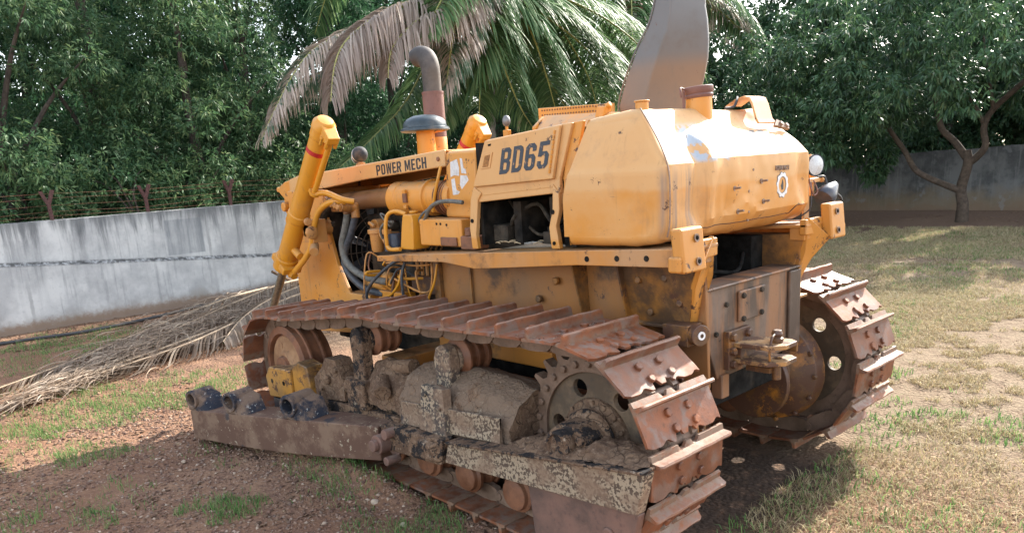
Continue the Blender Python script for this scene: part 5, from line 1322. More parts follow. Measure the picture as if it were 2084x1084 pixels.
def stone(x, y, s, label, seed):
    m_ = MB(); m_.ball((0, 0, 0), s, 14, 8, (1, .8, .7)); r_ = random.Random(seed)
    off = Vector((r_.random() * 9, r_.random() * 9, 0)); m_.v = [p * (1 + .35 * mnoise.noise(p * (1.4 / s) + off)) for p in m_.v]
    me = m_.mesh('stone', 25); o_ = link('stone', me, M['stone'], None); o_.location = (x, y, s * .35 - .01); tag(o_, label, 'stone', 'loose stones near the front beam'); return o_
M['stone'] = plain('pale_stone', (.40, .30, .22), .9, 0, .25, .5, 30)
stone(1.31, 1.38, .026, 'pale round stone beside grass under the middle of the push arm', 1)
stone(.95, 1.44, .020, 'small pale stone nearest the bottom edge below the push arm', 2)
stone(2.92, 1.86, .018, 'small whitish stone on shaded gravel below the front beam', 3)

# =================================================================== boundary walls and wire
t = NT('stained_plaster')
x_, y_, z_ = t.xyz()
n = t.noise(1.6, det=8, rough=.65); nf = t.noise(14, det=7, rough=.7)
V = t.scale((5, 5, .55)); st = t.noise(1, V, det=7, rough=.68, dist=.3); V2 = t.scale((16, 16, 1.2)); st2 = t.noise(1, V2, det=5)
c = t.mix(t.step(n, .35, .65), (.40, .395, .39), (.60, .59, .57))
c = t.mix(t.math('MULTIPLY', t.step(st, .45, .66), t.step(z_, .25, 1.45, .1, .7)), c, (.17, .175, .18))
top = t.math('ADD', z_, t.math('MULTIPLY', t.math('SUBTRACT', st, .5), 1.3))
c = t.mix(t.step(top, 1.15, 1.5, 0, .75), c, (.105, .11, .112))
c = t.mix(t.math('MULTIPLY', t.step(st2, .55, .7), .35), c, (.14, .145, .15))
c = t.mix(t.math('MULTIPLY', t.step(nf, .55, .75), .35), c, (.20, .21, .22))
low = t.math('ADD', z_, t.math('MULTIPLY', t.math('SUBTRACT', n, .5), .5))
c = t.mix(t.step(low, .25, .02, 0, .65), c, (.27, .24, .20))
jy = t.math('FRACT', t.math('MULTIPLY', t.math('ADD', y_, t.math('MULTIPLY', nf, .04)), .385)); c = t.mix(t.math('MULTIPLY', t.step(t.math('ABSOLUTE', t.math('SUBTRACT', jy, .5)), .012, .004), t.step(n, .40, .65, .05, .4)), c, (.10, .10, .10))
pat = t.math('MULTIPLY', t.step(t.math('ABSOLUTE', t.math('ADD', y_, .95)), .30, .27), t.math('MULTIPLY', t.step(z_, .78, .80), t.step(z_, 1.34, 1.31))); c = t.mix(t.math('MULTIPLY', pat, t.step(st, .3, .6, .25, .8)), c, (.20, .21, .22))
c = t.mix(t.step(t.math('ADD', z_, t.math('MULTIPLY', nf, -.22)), .06, -.06, 0, .8), c, (.22, .14, .09))
ledge = t.math('ADD', t.math('MULTIPLY', y_, -.087), t.math('ADD', z_, -.79))
crack = t.math('ABSOLUTE', t.math('SUBTRACT', t.math('SUBTRACT', z_, t.math('MULTIPLY', y_, .087)), .80))
c = t.mix(t.math('MULTIPLY', t.step(crack, .045, .008), t.step(nf, .3, .6)), c, (.07, .068, .065))
M['wall'] = t.bsdf(c, .9, 0., t.math('ADD', nf, t.noise(60)), .35, .01, .2)
t = NT('mouldy_plaster')
x_, y_, z_ = t.xyz(); n = t.noise(1.2, det=8, rough=.7); nf = t.noise(9, det=7, rough=.7); V = t.scale((7, 7, .5)); st = t.noise(1, V, det=7, rough=.7)
c = t.mix(t.step(n, .4, .6), (.11, .113, .118), (.21, .212, .215)); c = t.mix(t.math('MULTIPLY', t.step(st, .5, .62), .7), c, (.25, .25, .25))
low = t.math('ADD', z_, t.math('MULTIPLY', t.math('SUBTRACT', t.noise(2.2, det=6), .5), .9))
c = t.mix(t.step(low, .66, .25, 0, .7), c, (.25, .19, .125)); c = t.mix(t.step(low, .25, .05, 0, .6), c, (.24, .16, .11))
c = t.mix(t.math('MULTIPLY', t.step(t.noise(2.6, t.scale((1, 1, 1), loc=(4, 4, 1)), det=5), .60, .66), .5), c, (.27, .28, .29))
M['wall2'] = t.bsdf(c, .95, 0., nf, .4, .012, .1)
# left wall: upper sheet, slightly proud plinth with a sloping shoulder that follows the old ground line
def wall_strip(m_, y0, y1, n_, zfun):
    pass
m = MB(); NY = 300; ys = [12 - 30.2 * k / NY for k in range(NY + 1)]
vs = []
for y in ys:
    zl = .80 + .087 * max(-4.5, min(3, y)); w_ = .006 * math.sin(y * 3)
    vs += [(9.98 + w_, y, -.2), (9.985 + w_, y, zl - .02), (10.045, y, zl + .015), (10.05, y, 1.465 + .014 * mnoise.noise(Vector((y * 3, 0, 1))) + .010 * mnoise.noise(Vector((y * 11, 0, 5)))), (10.25, y, 1.47), (10.25, y, -.2)]
fs = [(6 * k + i, 6 * k + (i + 1) % 6, 6 * k + 6 + (i + 1) % 6, 6 * k + 6 + i) for k in range(NY) for i in range(6)]
m.add(vs, fs); wl = part('boundary_wall', m, 'wall', None); tag(wl, 'pale grey plastered wall with black rain streaks behind the dry palm fronds', 'wall')
m = MB(); vs = []; xs = [10.0 - 26 * k / 60 for k in range(61)]
for x in xs:
    zt = 1.42 + (7.9 - x) * .022; zt += .012 * math.sin(x * 4)
    vs += [(x, -18.2, -.2), (x, -18.2, zt), (x, -18.42, zt), (x, -18.42, -.2)]
fs = [(4 * k + i, 4 * k + (i + 1) % 4, 4 * k + 4 + (i + 1) % 4, 4 * k + 4 + i) for k in range(60) for i in range(4)]
m.add(vs, fs); wr = part('boundary_wall', m, 'wall2', None); tag(wr, 'blackened mouldy wall with ochre foot behind the spreading tree on the right', 'wall')
# fence on the left wall: Y-shaped rusty posts and barbed wires
fence = empty('barbed_wire_fence', (10.15, 0, 1.47)); tag(fence, 'rusty Y-shaped posts with barbed wire along the top of the pale grey wall', 'fence')
m = MB(); m.box((-.015, -.024, -.02), (.015, .024, .24)); m.hexa([(-.02, -.03, .22), (.02, -.03, .22), (.02, .03, .2), (-.02, .03, .2)], [(-.02, -.11, .40), (.02, -.11, .40), (.02, -.06, .41), (-.02, -.06, .41)])
m.hexa([(-.02, -.02, .22), (.02, -.02, .22), (.02, .03, .22), (-.02, .03, .22)], [(-.02, .045, .40), (.02, .045, .40), (.02, .09, .40), (-.02, .09, .40)])
pme = m.mesh('post'); pme.materials.append(plain('red_oxide_post', (.085, .035, .03), .8, 0, .4, .3, 30))
for k in range(8):
    o = bpy.data.objects.new('post', pme); COL.objects.link(o); o.parent = fence; o.location = (0, .79 - 1.295 * (k - 2), 0); o.rotation_euler = (random.uniform(-.06, .06), 0, 0)
for dx, z in ((-.0, .37), (.02, .30), (0, .22), (.03, .12), (0, .05)):
    m = MB(); m.tube([(dx, 6 - 1.3 * k, z - (.03 if k % 2 else 0) + random.uniform(-.02, .02)) for k in range(18)], .0024, 5, 3)
    part('wire', m, 'rust', fence)
# black pipe lying along the foot of the wall
m = MB(); m.tube([(9.3, 2.9, .02), (9.15, 1.6, .02), (9.0, .9, .02), (9.15, 0, .03), (9.55, -.9, .03), (9.75, -1.7, .06), (9.8, -2.6, .05), (9.7, -4, .03)], .022, 8, 6)
o = part('water_pipe', m, 'blackrub', None); tag(o, 'thin black pipe lying along the foot of the pale wall', 'pipe')
m = MB(); m.tube([(9.2, -1.9, .42), (9.35, -2.3, .20), (9.4, -2.7, .05)], [.022, .026, .03], 8); o = part('stick', m, 'mud', None); tag(o, 'bare stick poking up from the dry fronds near the wall', 'stick')

# =================================================================== trees
def unit(a): return a / np.maximum(np.linalg.norm(a, axis=-1, keepdims=True), 1e-9)
def leaf_cloud(C_, rad, twigs, per, L, W, seed, droop=.35, squash=.8):
    """C_ (n,3) clump centres -> whorls of narrow leaves"""
    r = np.random.default_rng(seed); n = len(C_)
    d = unit(r.normal(size=(n, twigs, 3))) * (r.random((n, twigs, 1)) ** .45) * rad[:, None, None]; d[..., 2] *= squash
    T_ = (C_[:, None] + d).reshape(-1, 3); out = unit(d.reshape(-1, 3) + np.array([0, 0, .1]) * rad.mean()); N = len(T_)
    dirs = unit(out[:, None] * .7 + unit(r.normal(size=(N, per, 3))) - np.array([0, 0, droop])); b = T_[:, None] + dirs * .02
    ln = L * r.uniform(.6, 1.25, (N, per, 1)); b = b.reshape(-1, 3); dirs = dirs.reshape(-1, 3); ln = ln.reshape(-1, 1)
    side = unit(np.cross(dirs, unit(r.normal(size=dirs.shape) + np.array([0, 0, 1.2])))); nrm = np.cross(side, dirs)
    m1 = b + dirs * ln * .42; tip = b + dirs * ln - np.array([0, 0, 1.]) * ln * .18
    Vv = np.stack([b, m1 + side * W * .5, tip, m1 - side * W * .5], 1).reshape(-1, 3)
    Fq = np.arange(len(b) * 4).reshape(-1, 4)
    tw = np.repeat(r.random(N), per); rnd = np.clip(.55 * tw + .45 * r.random(len(b)), 0, 1)
    return Vv, Fq, rnd
def tree(name, label, base, H, clumps, seed, mat, bark, L=.12, W=.035, twigs=40, per=6, trunk_r=.12, group=None, limbs=8, squash=.8, droop=.35, trunks=None):
    root = empty(name, base); tag(root, label, 'tree', group)
    C_ = np.array([c[:3] for c in clumps], float); rad = np.array([c[3] for c in clumps], float)
    Vv, Fq, rnd = leaf_cloud(C_, rad, twigs, per, L, W, seed, droop, squash)
    link('crown', raw_mesh('crown', Vv, Fq, mat, rnd), None, root)
    r = random.Random(seed); m_ = MB()
    if trunks:
        for pts, rr_ in trunks: m_.tube([Vector(p) + Vector((r.uniform(-.04, .04), r.uniform(-.04, .04), 0)) for p in pts], [q_ * .82 for q_ in rr_], 12, 5)
    else:
        tx, ty = r.uniform(-.3, .3), r.uniform(-.3, .3)
        m_.tube([(0, 0, -.1), (tx * .3, ty * .3, H * .25), (tx, ty, H * .5), (tx * 1.4, ty * .7, H * .8)], [trunk_r, trunk_r * .85, trunk_r * .6, trunk_r * .2], 10, 4)
        idx_ = r.sample(range(len(clumps)), min(limbs, len(clumps)))
        for i in idx_:
            c = clumps[i]; s_ = min(.75, max(.2, c[2] / H - .25)); a = Vector((tx * s_, ty * s_, H * s_)); b = Vector(c[:3])
            m_.tube([a, a.lerp(b, .5) + Vector((0, 0, .15)), b], [trunk_r * .45, trunk_r * .28, trunk_r * .08], 7, 4)
    part('trunk', m_, bark, root)
    return root
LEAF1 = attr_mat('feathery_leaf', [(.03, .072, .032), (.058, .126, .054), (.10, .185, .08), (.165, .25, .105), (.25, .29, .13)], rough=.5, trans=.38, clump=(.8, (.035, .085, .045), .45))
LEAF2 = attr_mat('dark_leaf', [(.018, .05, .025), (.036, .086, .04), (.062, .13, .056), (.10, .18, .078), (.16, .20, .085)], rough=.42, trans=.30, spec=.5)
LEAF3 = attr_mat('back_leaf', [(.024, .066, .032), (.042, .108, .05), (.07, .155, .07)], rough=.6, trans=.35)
M['bark'] = plain('grey_brown_bark', (.085, .06, .044), .9, 0, .35, .6, 14)
M['barkdark'] = plain('dark_bark', (.07, .052, .042), .9, 0, .35, .6, 14)
LT_ = [  # base x, y, height, label
 (12.6, 6.0, 6.2, 'feathery green tree at the far left edge behind the pale wall'),
 (12.4, 3.6, 6.6, 'pale leaved tree behind the wall left of the first fence post'),
 (13.6, 2.0, 7.0, 'tall dark tree with sky showing through, behind the first fence post'),
 (12.3, .7, 6.6, 'bright feathery tree behind the wall above the leftmost fence post'),
 (13.4, -.8, 7.2, 'broad green tree behind the wall between the first two fence posts'),
 (12.3, -2.3, 6.6, 'leafy tree behind the wall with a branch reaching right beyond the second post'),
 (13.8, -3.8, 7.4, 'dark tree behind the wall left of the coconut palm fronds'),
 (12.8, -5.6, 6.8, 'shaded tree behind the lift cylinder and palm tips'),
 (13.6, -7.6, 7.2, 'shaded tree directly behind the coconut palm crown'),
 (12.6, -9.8, 6.6, 'shaded tree right of the palm trunk, behind the wall'),
 (13.4, -12.2, 7.2, 'green tree seen between palm fronds and the grey post'),
 (12.4, -15.0, 7.0, 'dark tree in the corner behind the two walls'),
]
for k, (x, y, H, lab) in enumerate(LT_):
    r = random.Random(100 + k); cl = []
    n = 92
    for i in range(n):
        z = r.uniform(.12, 1.0) * H; f = math.sin(PI * min(1, (z / H) * .82 + .16)); rr_ = 1.55 * f * math.sqrt(r.random()) + .1; a = r.uniform(0, 2 * PI)
        if k in (2,) and z > 3.0 and r.random() < .6: continue
        if k in (1, 3) and z > 3.4 and r.random() < .25: continue
        cl.append((rr_ * math.cos(a) * .9, rr_ * math.sin(a) * 1.1, z, r.uniform(.32, .62)))
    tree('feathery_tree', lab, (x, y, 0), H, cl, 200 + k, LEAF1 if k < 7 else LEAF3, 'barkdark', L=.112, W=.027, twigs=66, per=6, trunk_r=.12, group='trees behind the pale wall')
# low bushes right behind the left wall
for k, (y, h_, lab) in enumerate([(2.4, 2.1, 'low bush at the left behind the barbed wire'), (-.4, 2.3, 'low bush behind the second fence post'), (-2.0, 2.2, 'yellowish low bush behind the third fence post'), (-4.6, 2.3, 'low bush behind the wall beside the lift cylinder')]):
    r = random.Random(300 + k); cl = [(r.uniform(-.4, .5), r.uniform(-1.1, 1.1), r.uniform(.6, h_), r.uniform(.3, .5)) for i in range(34)]
    tree('bush', lab, (11.1, y, 0), h_, cl, 320 + k, LEAF1, 'barkdark', L=.11, W=.03, twigs=44, per=6, trunk_r=.04, group='bushes behind the pale wall')
# thick undergrowth closing the view under the crowns
for k, (x, y, lab) in enumerate([(15.2, 7.5, 'undergrowth at the far left behind the wall'), (15.6, 4.0, 'undergrowth left of the first fence post'), (15.2, .8, 'undergrowth between the first and second fence posts'), (15.6, -2.4, 'undergrowth between the second and third fence posts'), (15.2, -5.6, 'undergrowth behind the lift cylinder'), (15.6, -9.0, 'undergrowth behind the intake stack'), (15.2, -12.6, 'undergrowth behind the control lever'), (14.0, -16.6, 'undergrowth behind the grey canopy post'), (11.0, -21.5, 'undergrowth above the far tank lamp'), (7.4, -22.6, 'undergrowth over the dark wall, left'), (3.9, -22.6, 'undergrowth over the dark wall behind the spreading trunk'), (.4, -22.6, 'undergrowth over the dark wall at the right edge')]):
    r = random.Random(700 + k); cl = [(r.uniform(-1.0, 1.0), r.uniform(-1.9, 1.9), r.uniform(.5, 3.6), r.uniform(.5, .8)) for i in range(46)]
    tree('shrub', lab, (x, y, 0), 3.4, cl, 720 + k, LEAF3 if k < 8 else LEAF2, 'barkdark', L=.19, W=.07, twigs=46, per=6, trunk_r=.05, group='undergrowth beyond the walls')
# second row
BK = [(19, 9, 9.0, 'far tree at the left edge of the back row'), (20.5, 4.4, 7.2, 'far tree low in the back row below the gap of sky'), (19.5, -1, 10, 'tall far tree left of centre in the back row'), (20, -5, 10.5, 'tall far tree behind the lift cylinder in the back row'), (20, -10.5, 11, 'tall far tree behind the palm in the back row'), (20, -16, 11, 'tall far tree behind the grey canopy post'),
      (16, -22, 10.5, 'tall far tree right of the grey canopy post'), (11, -24, 10.5, 'tall far tree above the tank lamp'), (6.5, -25, 10, 'tall far tree behind the spreading tree'), (1.5, -25, 10, 'tall far tree at the right edge')]
for k, (x, y, H, lab) in enumerate(BK):
    r = random.Random(400 + k); cl = []
    for i in range(130):
        z = r.uniform(.05, 1.0) * H; f = math.sin(PI * min(1, (z / H) * .75 + .22)); rr_ = 3.1 * f * math.sqrt(r.random()); a = r.uniform(0, 2 * PI); cl.append((rr_ * math.cos(a), rr_ * math.sin(a), z, r.uniform(.55, .95)))
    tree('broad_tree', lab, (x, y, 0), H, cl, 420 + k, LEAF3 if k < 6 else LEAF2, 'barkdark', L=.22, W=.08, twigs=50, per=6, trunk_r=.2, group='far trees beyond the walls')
# trees over the dark wall on the right
RT = [(9.2, -20.6, 6.8, 'dark glossy tree over the dark wall beside the tank lamp'), (5.8, -20.8, 7.0, 'dark glossy tree over the wall left of the spreading trunk'), (2.2, -20.6, 7.0, 'dark glossy tree over the wall right of the spreading trunk'), (-1.2, -20.2, 7.0, 'dark glossy tree beyond the right edge of the wall')]
for k, (x, y, H, lab) in enumerate(RT):
    r = random.Random(500 + k); cl = []
    for i in range(85):
        z = r.uniform(.2, 1.0) * H; f = math.sin(PI * min(1, (z / H) * .8 + .2)); rr_ = 2.1 * f * math.sqrt(r.random()); a = r.uniform(0, 2 * PI); cl.append((rr_ * math.cos(a), rr_ * math.sin(a), z, r.uniform(.4, .7)))
    tree('glossy_tree', lab, (x, y, 0), H, cl, 520 + k, LEAF2, 'barkdark', L=.15, W=.045, twigs=70, per=6, trunk_r=.15, group='dark trees over the right wall', droop=.7)
# the spreading tree in front of the dark wall
r = random.Random(77); cl = []
for i in range(250):
    a = r.uniform(0, 2 * PI); rr_ = math.sqrt(r.random()); x = 1.6 + rr_ * math.cos(a) * 5.8; y = .2 + rr_ * math.sin(a) * 2.3
    low = 2.0 + .5 * math.sin(x * 1.3 + 1) + (.25 if -1.5 < x < 1.2 else 0)
    if 2.2 < x < 4.8: low = 1.45
    if x >= 4.8: low = 1.7
    z = low + r.random() ** 1.2 * 4.2 * math.sqrt(max(0, 1 - rr_ * rr_ * .8)); cl.append((x, y, z, r.uniform(.3, .6)))
for (x, z) in ((2.9, 1.25), (3.0, 1.05), (2.75, 1.5), (4.9, 1.4), (5.1, 1.15), (4.3, 1.7), (5.5, 1.6)): cl.append((x - .5 if x > 4 else x - .9, -.3, z, .28))
tr_ = [([(0, 0, -.1), (.02, 0, .35), (.05, 0, .70), (-.02, 0, 1.2), (.0, .0, 1.5)], [.17, .14, .13, .115, .10]),
       ([(.04, 0, .62), (.35, .05, .78), (.75, .1, .95), (1.05, .1, 1.15), (1.25, .1, 1.55), (1.55, .1, 2.0), (1.9, .2, 2.6)], [.10, .085, .08, .075, .07, .06, .04]),
       ([(.0, 0, 1.35), (.25, 0, 1.70), (.55, 0, 2.0), (.70, -.1, 2.5), (.75, -.1, 3.0), (.9, -.1, 3.8)], [.10, .085, .08, .07, .06, .03]),
       ([(-.02, 0, 1.2), (-.2, 0, 1.40), (-.35, .05, 1.60), (-.28, .05, 1.95), (-.45, .05, 2.3), (-.95, .1, 2.8), (-1.6, .1, 3.4)], [.10, .09, .085, .08, .075, .065, .04]),
       ([(-.3, .05, 2.0), (-.1, .1, 2.4), (.2, .1, 2.8), (.4, .1, 3.5)], [.06, .05, .045, .02]), ([(-.45, .05, 2.3), (-.4, .2, 2.9), (-.2, .2, 3.8)], [.05, .04, .02])]
tree('spreading_tree', 'low spreading tree with crooked limbs standing in front of the dark wall', (3.48, -15.25, 0), 6, cl, 600, LEAF2, 'bark', L=.155, W=.042, twigs=52, per=7, trunks=tr_, droop=.9, squash=.75)

# =================================================================== coconut palms
def frond(P, nl, Lmax, wid, seed, side_drop=.16, dry=0., start=.12, flat=False, T_bias=.55, zmin=None):
    """rachis through P with leaflets both sides; returns verts, quads, rnd for the leaflets and tube points"""
    r = np.random.default_rng(seed); Pv = [Vector(p) for p in P]; Q = []
    for i in range(len(Pv) - 1):
        a, b, c, d = Pv[max(i - 1, 0)], Pv[i], Pv[i + 1], Pv[min(i + 2, len(Pv) - 1)]
        for k in range(12):
            t_ = k / 12; Q.append(.5 * ((2 * b) + (c - a) * t_ + (2 * a - 5 * b + 4 * c - d) * t_ ** 2 + (3 * b - a - 3 * c + d) * t_ ** 3))
    Q.append(Pv[-1]); Qn = np.array([tuple(q_) for q_ in Q]); seg = np.linalg.norm(np.diff(Qn, axis=0), axis=1); S = np.concatenate([[0], np.cumsum(seg)]); T = S[-1]
    Vv = []; Ff = []; Rn = []; nseg = 6; base_i = 0
    ts = np.linspace(start, .995, nl)
    for t_ in ts:
        s_ = t_ * T + r.normal(0, .004); p = np.array([np.interp(s_, S, Qn[:, i]) for i in range(3)]); p2 = np.array([np.interp(min(s_ + .05, T), S, Qn[:, i]) for i in range(3)]); p1 = np.array([np.interp(max(s_ - .05, 0), S, Qn[:, i]) for i in range(3)])
        tan = unit((p2 - p1)[None])[0]; sd_ = np.cross(tan, [0, 0, 1.]); sd_ = sd_ / max(np.linalg.norm(sd_), .15)
        prof = math.sin(PI * min(1, (t_ * .80 + .18))) ** .5
        for sg in (-1, 1):
            if r.random() < .04: continue
            L = Lmax * prof * r.uniform(.85, 1.1); d = unit((tan * (T_bias + r.normal(0, .07)) + sd_ * sg * .85 + np.array([0, 0, .25 if not flat else .02]) + r.normal(0, .06, 3))[None])[0]
            q = p.copy(); pts_ = [q.copy()]; g = side_drop * r.uniform(.8, 1.3)
            for k in range(nseg):
                q = q + d * L / nseg
                if zmin is not None and q[2] < zmin: q[2] = zmin + .01 * r.random(); d[2] = abs(d[2]) * .1
                pts_.append(q.copy()); d = unit((d + np.array([0, 0, -g]) + r.normal(0, .02, 3))[None])[0]
            rn = r.random()
            wv = np.cross(unit((pts_[2] - pts_[0])[None])[0], sd_ * .3 + np.array([.2, .1, 1.])); wv = unit((wv + r.normal(0, .25, 3))[None])[0]
            for k, q in enumerate(pts_):
                ww = wid * (.35 + .65 * math.sin(PI * min(.97, .18 + k / nseg * .8))) * (1 if k < nseg else .12) * .5
                Vv.append(q - wv * ww); Vv.append(q + wv * ww)
            for k in range(nseg):
                b = base_i + 2 * k; Ff.append((b, b + 1, b + 3, b + 2)); Rn.append(rn)
            base_i += 2 * (nseg + 1)
    return np.array(Vv), np.array(Ff), np.array(Rn), Q
def palm_mat(name, cols, drycol, dry0, dry1):
    """leaflets dry out towards the tips and on old fronds (pattern fixed in the leaf)"""
    t = NT(name); a = t.n('ShaderNodeAttribute'); a.attribute_name = 'rnd'; r = t.n('ShaderNodeValToRGB'); e = r.color_ramp.elements
    e[0].color = (*cols[0], 1); e[1].color = (*cols[2], 1); q_ = e.new(.5); q_.color = (*cols[1], 1); t.l(a.outputs['Fac'], r.inputs[0]); c = r.outputs[0]
    n_ = t.noise(1.7, det=6, rough=.7)
    c = t.mix(t.step(t.math('ADD', n_, t.math('MULTIPLY', a.outputs['Fac'], .12)), dry0, dry1), c, t.mix(t.math('MULTIPLY', a.outputs['Fac'], 1.), drycol, tuple(min(1, x * 1.5) for x in drycol)))
    return t.bsdf(c, .5, 0., spec=.4, trans=(c, .38))
PG = palm_mat('palm_green', [(.07, .15, .06), (.14, .25, .10), (.28, .38, .18)], (.28, .20, .17), .70, .80)
PH = palm_mat('palm_half_dry', [(.065, .13, .07), (.12, .19, .11), (.2, .25, .16)], (.42, .34, .28), .50, .60)
PD = palm_mat('palm_dry', [(.29, .22, .18), (.42, .335, .28), (.52, .44, .37)], (.32, .25, .21), .45, .7)
PX = palm_mat('fallen_dry', [(.20, .145, .105), (.33, .25, .185), (.47, .375, .28)], (.25, .17, .115), .55, .8)
M['rachis'] = plain('yellow_rachis', (.38, .37, .12), .5, 0, .25, .1, 8)
M['rachis_dry'] = plain('dry_rachis', (.36, .26, .17), .7, 0, .25, .2, 12)
M['palmtrunk'] = plain('ringed_palm_trunk', (.19, .17, .15), .9, 0, .3, .6, 9)
CR = (8.55, -6.25, 5.1)
palm = empty('coconut_palm', (8.6, -5.9, 0)); tag(palm, 'coconut palm with drooping green and withered fronds behind the bulldozer', 'palm')
def addfrond(root, P, nl, L, w_, seed, mat, rmat='rachis', drop=.3, r0=.035, **kw):
    if root.name.startswith('coconut'): nl = int(nl * 2.0); L *= 1.12
    off = Vector(root.location); P = [tuple(Vector(p) - off) for p in P]
    Vv, Ff, Rn, Q = frond(P, nl, L, w_, seed, drop, **kw)
    m_ = MB(); n_ = len(Q); m_.tube(Q, [r0 * (1 - .8 * i / (n_ - 1)) for i in range(n_)], 6, 1)
    st__ = part('frond', m_, rmat, root)
    o_ = link('leaflets', raw_mesh('leaflets', Vv, Ff, mat, Rn), None, st__); return st__
addfrond(palm, [CR, (8.0, -5.2, 4.75), (7.8, -4.44, 4.40), (7.8, -3.50, 4.10), (7.8, -2.87, 3.72), (7.8, -2.60, 3.36), (7.8, -2.46, 2.85)], 120, 1.05, .027, 1, PD, drop=.5)
addfrond(palm, [CR, (7.7, -5.0, 4.6), (7.3, -4.26, 4.14), (7.3, -3.74, 3.93), (7.3, -3.26, 3.54), (7.3, -3.13, 3.12)], 100, .85, .026, 2, PD, drop=.50)
addfrond(palm, [CR, (7.9, -5.6, 4.85), (7.6, -5.22, 4.42), (7.6, -5.53, 3.83), (7.6, -5.71, 3.30), (7.6, -6.00, 2.75), (7.6, -6.27, 2.42)], 130, .85, .027, 3, PG, drop=.30)
addfrond(palm, [CR, (8.3, -6.1, 4.75), (8.2, -6.3, 4.42), (8.2, -6.68, 3.98), (8.2, -7.14, 3.50), (8.2, -7.75, 2.85), (8.2, -8.1, 2.45)], 125, .95, .028, 4, PG, drop=.20)
addfrond(palm, [CR, (8.1, -6.1, 4.75), (7.8, -6.35, 4.50), (7.8, -7.16, 4.22), (7.8, -8.06, 3.76), (7.8, -8.88, 2.98), (7.8, -9.2, 2.5)], 135, 1.05, .028, 5, PG, drop=.24)
addfrond(palm, [CR, (8.4, -7.0, 5.0), (8.3, -7.99, 4.79), (8.3, -9.12, 4.53), (8.3, -10.20, 4.08), (8.3, -10.69, 3.63), (8.3, -11, 3.1)], 135, 1.0, .028, 6, PG, drop=.26)
addfrond(palm, [CR, (8.6, -5.2, 4.75), (8.6, -4.3, 4.35), (8.6, -3.48, 4.02), (8.6, -2.76, 3.68), (8.6, -2.31, 3.25), (8.6, -1.82, 2.55)], 120, .75, .026, 7, PH, drop=.34)
addfrond(palm, [CR, (8.9, -5.0, 4.4), (8.9, -4.2, 3.95), (8.9, -3.42, 3.54), (8.9, -2.69, 3.23), (8.9, -2.15, 2.79), (8.9, -1.87, 2.40)], 120, .75, .026, 8, PH, drop=.42)
addfrond(palm, [CR, (9.1, -6.2, 4.8), (9.2, -5.71, 4.25), (9.2, -4.82, 3.06), (9.2, -4.03, 2.42), (9.2, -3.31, 1.95)], 120, .8, .026, 9, PG, drop=.3)
addfrond(palm, [CR, (9.0, -7.4, 5.0), (9.0, -8.6, 4.85), (9.0, -9.6, 4.5), (9.0, -10.57, 3.92), (9.0, -10.89, 3.21)], 125, .9, .027, 10, PG, drop=.24)
addfrond(palm, [CR, (8.8, -6.4, 4.6), (8.9, -6.0, 3.8), (8.8, -5.5, 3.2), (8.8, -5.2, 2.5)], 110, .8, .027, 11, PG, drop=.3)
addfrond(palm, [CR, (8.0, -5.7, 5.0), (7.5, -4.9, 4.75), (7.2, -4.2, 4.3), (7.1, -3.7, 3.7)], 110, .85, .027, 12, PG, drop=.26)
addfrond(palm, [CR, (8.8, -6.9, 4.7), (9.0, -7.6, 4.1), (9.0, -8.2, 3.4), (9.0, -8.5, 2.6)], 120, .95, .028, 13, PG, drop=.22)
addfrond(palm, [CR, (8.1, -5.9, 4.9), (7.8, -5.45, 4.45), (7.75, -5.35, 3.8), (7.8, -5.3, 3.2), (7.9, -5.3, 2.6)], 120, .85, .028, 14, PG, drop=.26)
addfrond(palm, [CR, (8.0, -6.2, 4.9), (7.7, -6.1, 4.5), (7.6, -6.4, 3.9), (7.6, -6.7, 3.2), (7.7, -7.0, 2.6)], 125, .9, .028, 15, PG, drop=.24)
addfrond(palm, [CR, (8.2, -6.6, 5.0), (8.0, -6.9, 4.7), (8.0, -7.5, 4.2), (8.0, -8.2, 3.4), (8.1, -8.6, 2.7)], 125, .95, .028, 16, PG, drop=.24)
addfrond(palm, [CR, (8.0, -5.6, 4.85), (7.6, -4.9, 4.5), (7.4, -4.5, 3.9), (7.4, -4.3, 3.2), (7.5, -4.2, 2.7)], 115, .8, .028, 17, PH, drop=.34)
for k, (dx, dy, dz) in enumerate([(-1.6, -1.8, .9), (1.5, -1.6, 1.0), (1.8, .9, 1.0), (.2, 2.2, .9), (-1.2, 1.6, 1.2), (.3, -2.3, 1.1)]):
    c_ = Vector(CR); addfrond(palm, [c_, c_ + Vector((dx * .5, dy * .5, dz)), c_ + Vector((dx, dy, dz * 1.1)), c_ + Vector((dx * 1.5, dy * 1.5, dz * .4)), c_ + Vector((dx * 1.8, dy * 1.8, -dz * .6))], 90, .95, .028, 20 + k, PG, drop=.22)
m = MB(); prof_ = []
for k in range(26): z = 5.0 * k / 25; prof_ += [(z, .165 - .05 * z / 5 + .010), (z + .12, .160 - .05 * z / 5)]
m.rev(prof_, (0, 0, -.05), (-.01, -.07, 1), 18); m.ball((-.05, -.35, 5.0), .24, 14, 10, (1, 1, 1.4)); part('trunk', m, 'palmtrunk', palm)
M['coconut'] = plain('brown_coconut', (.20, .085, .045), .6, 0, .3, .2, 20)
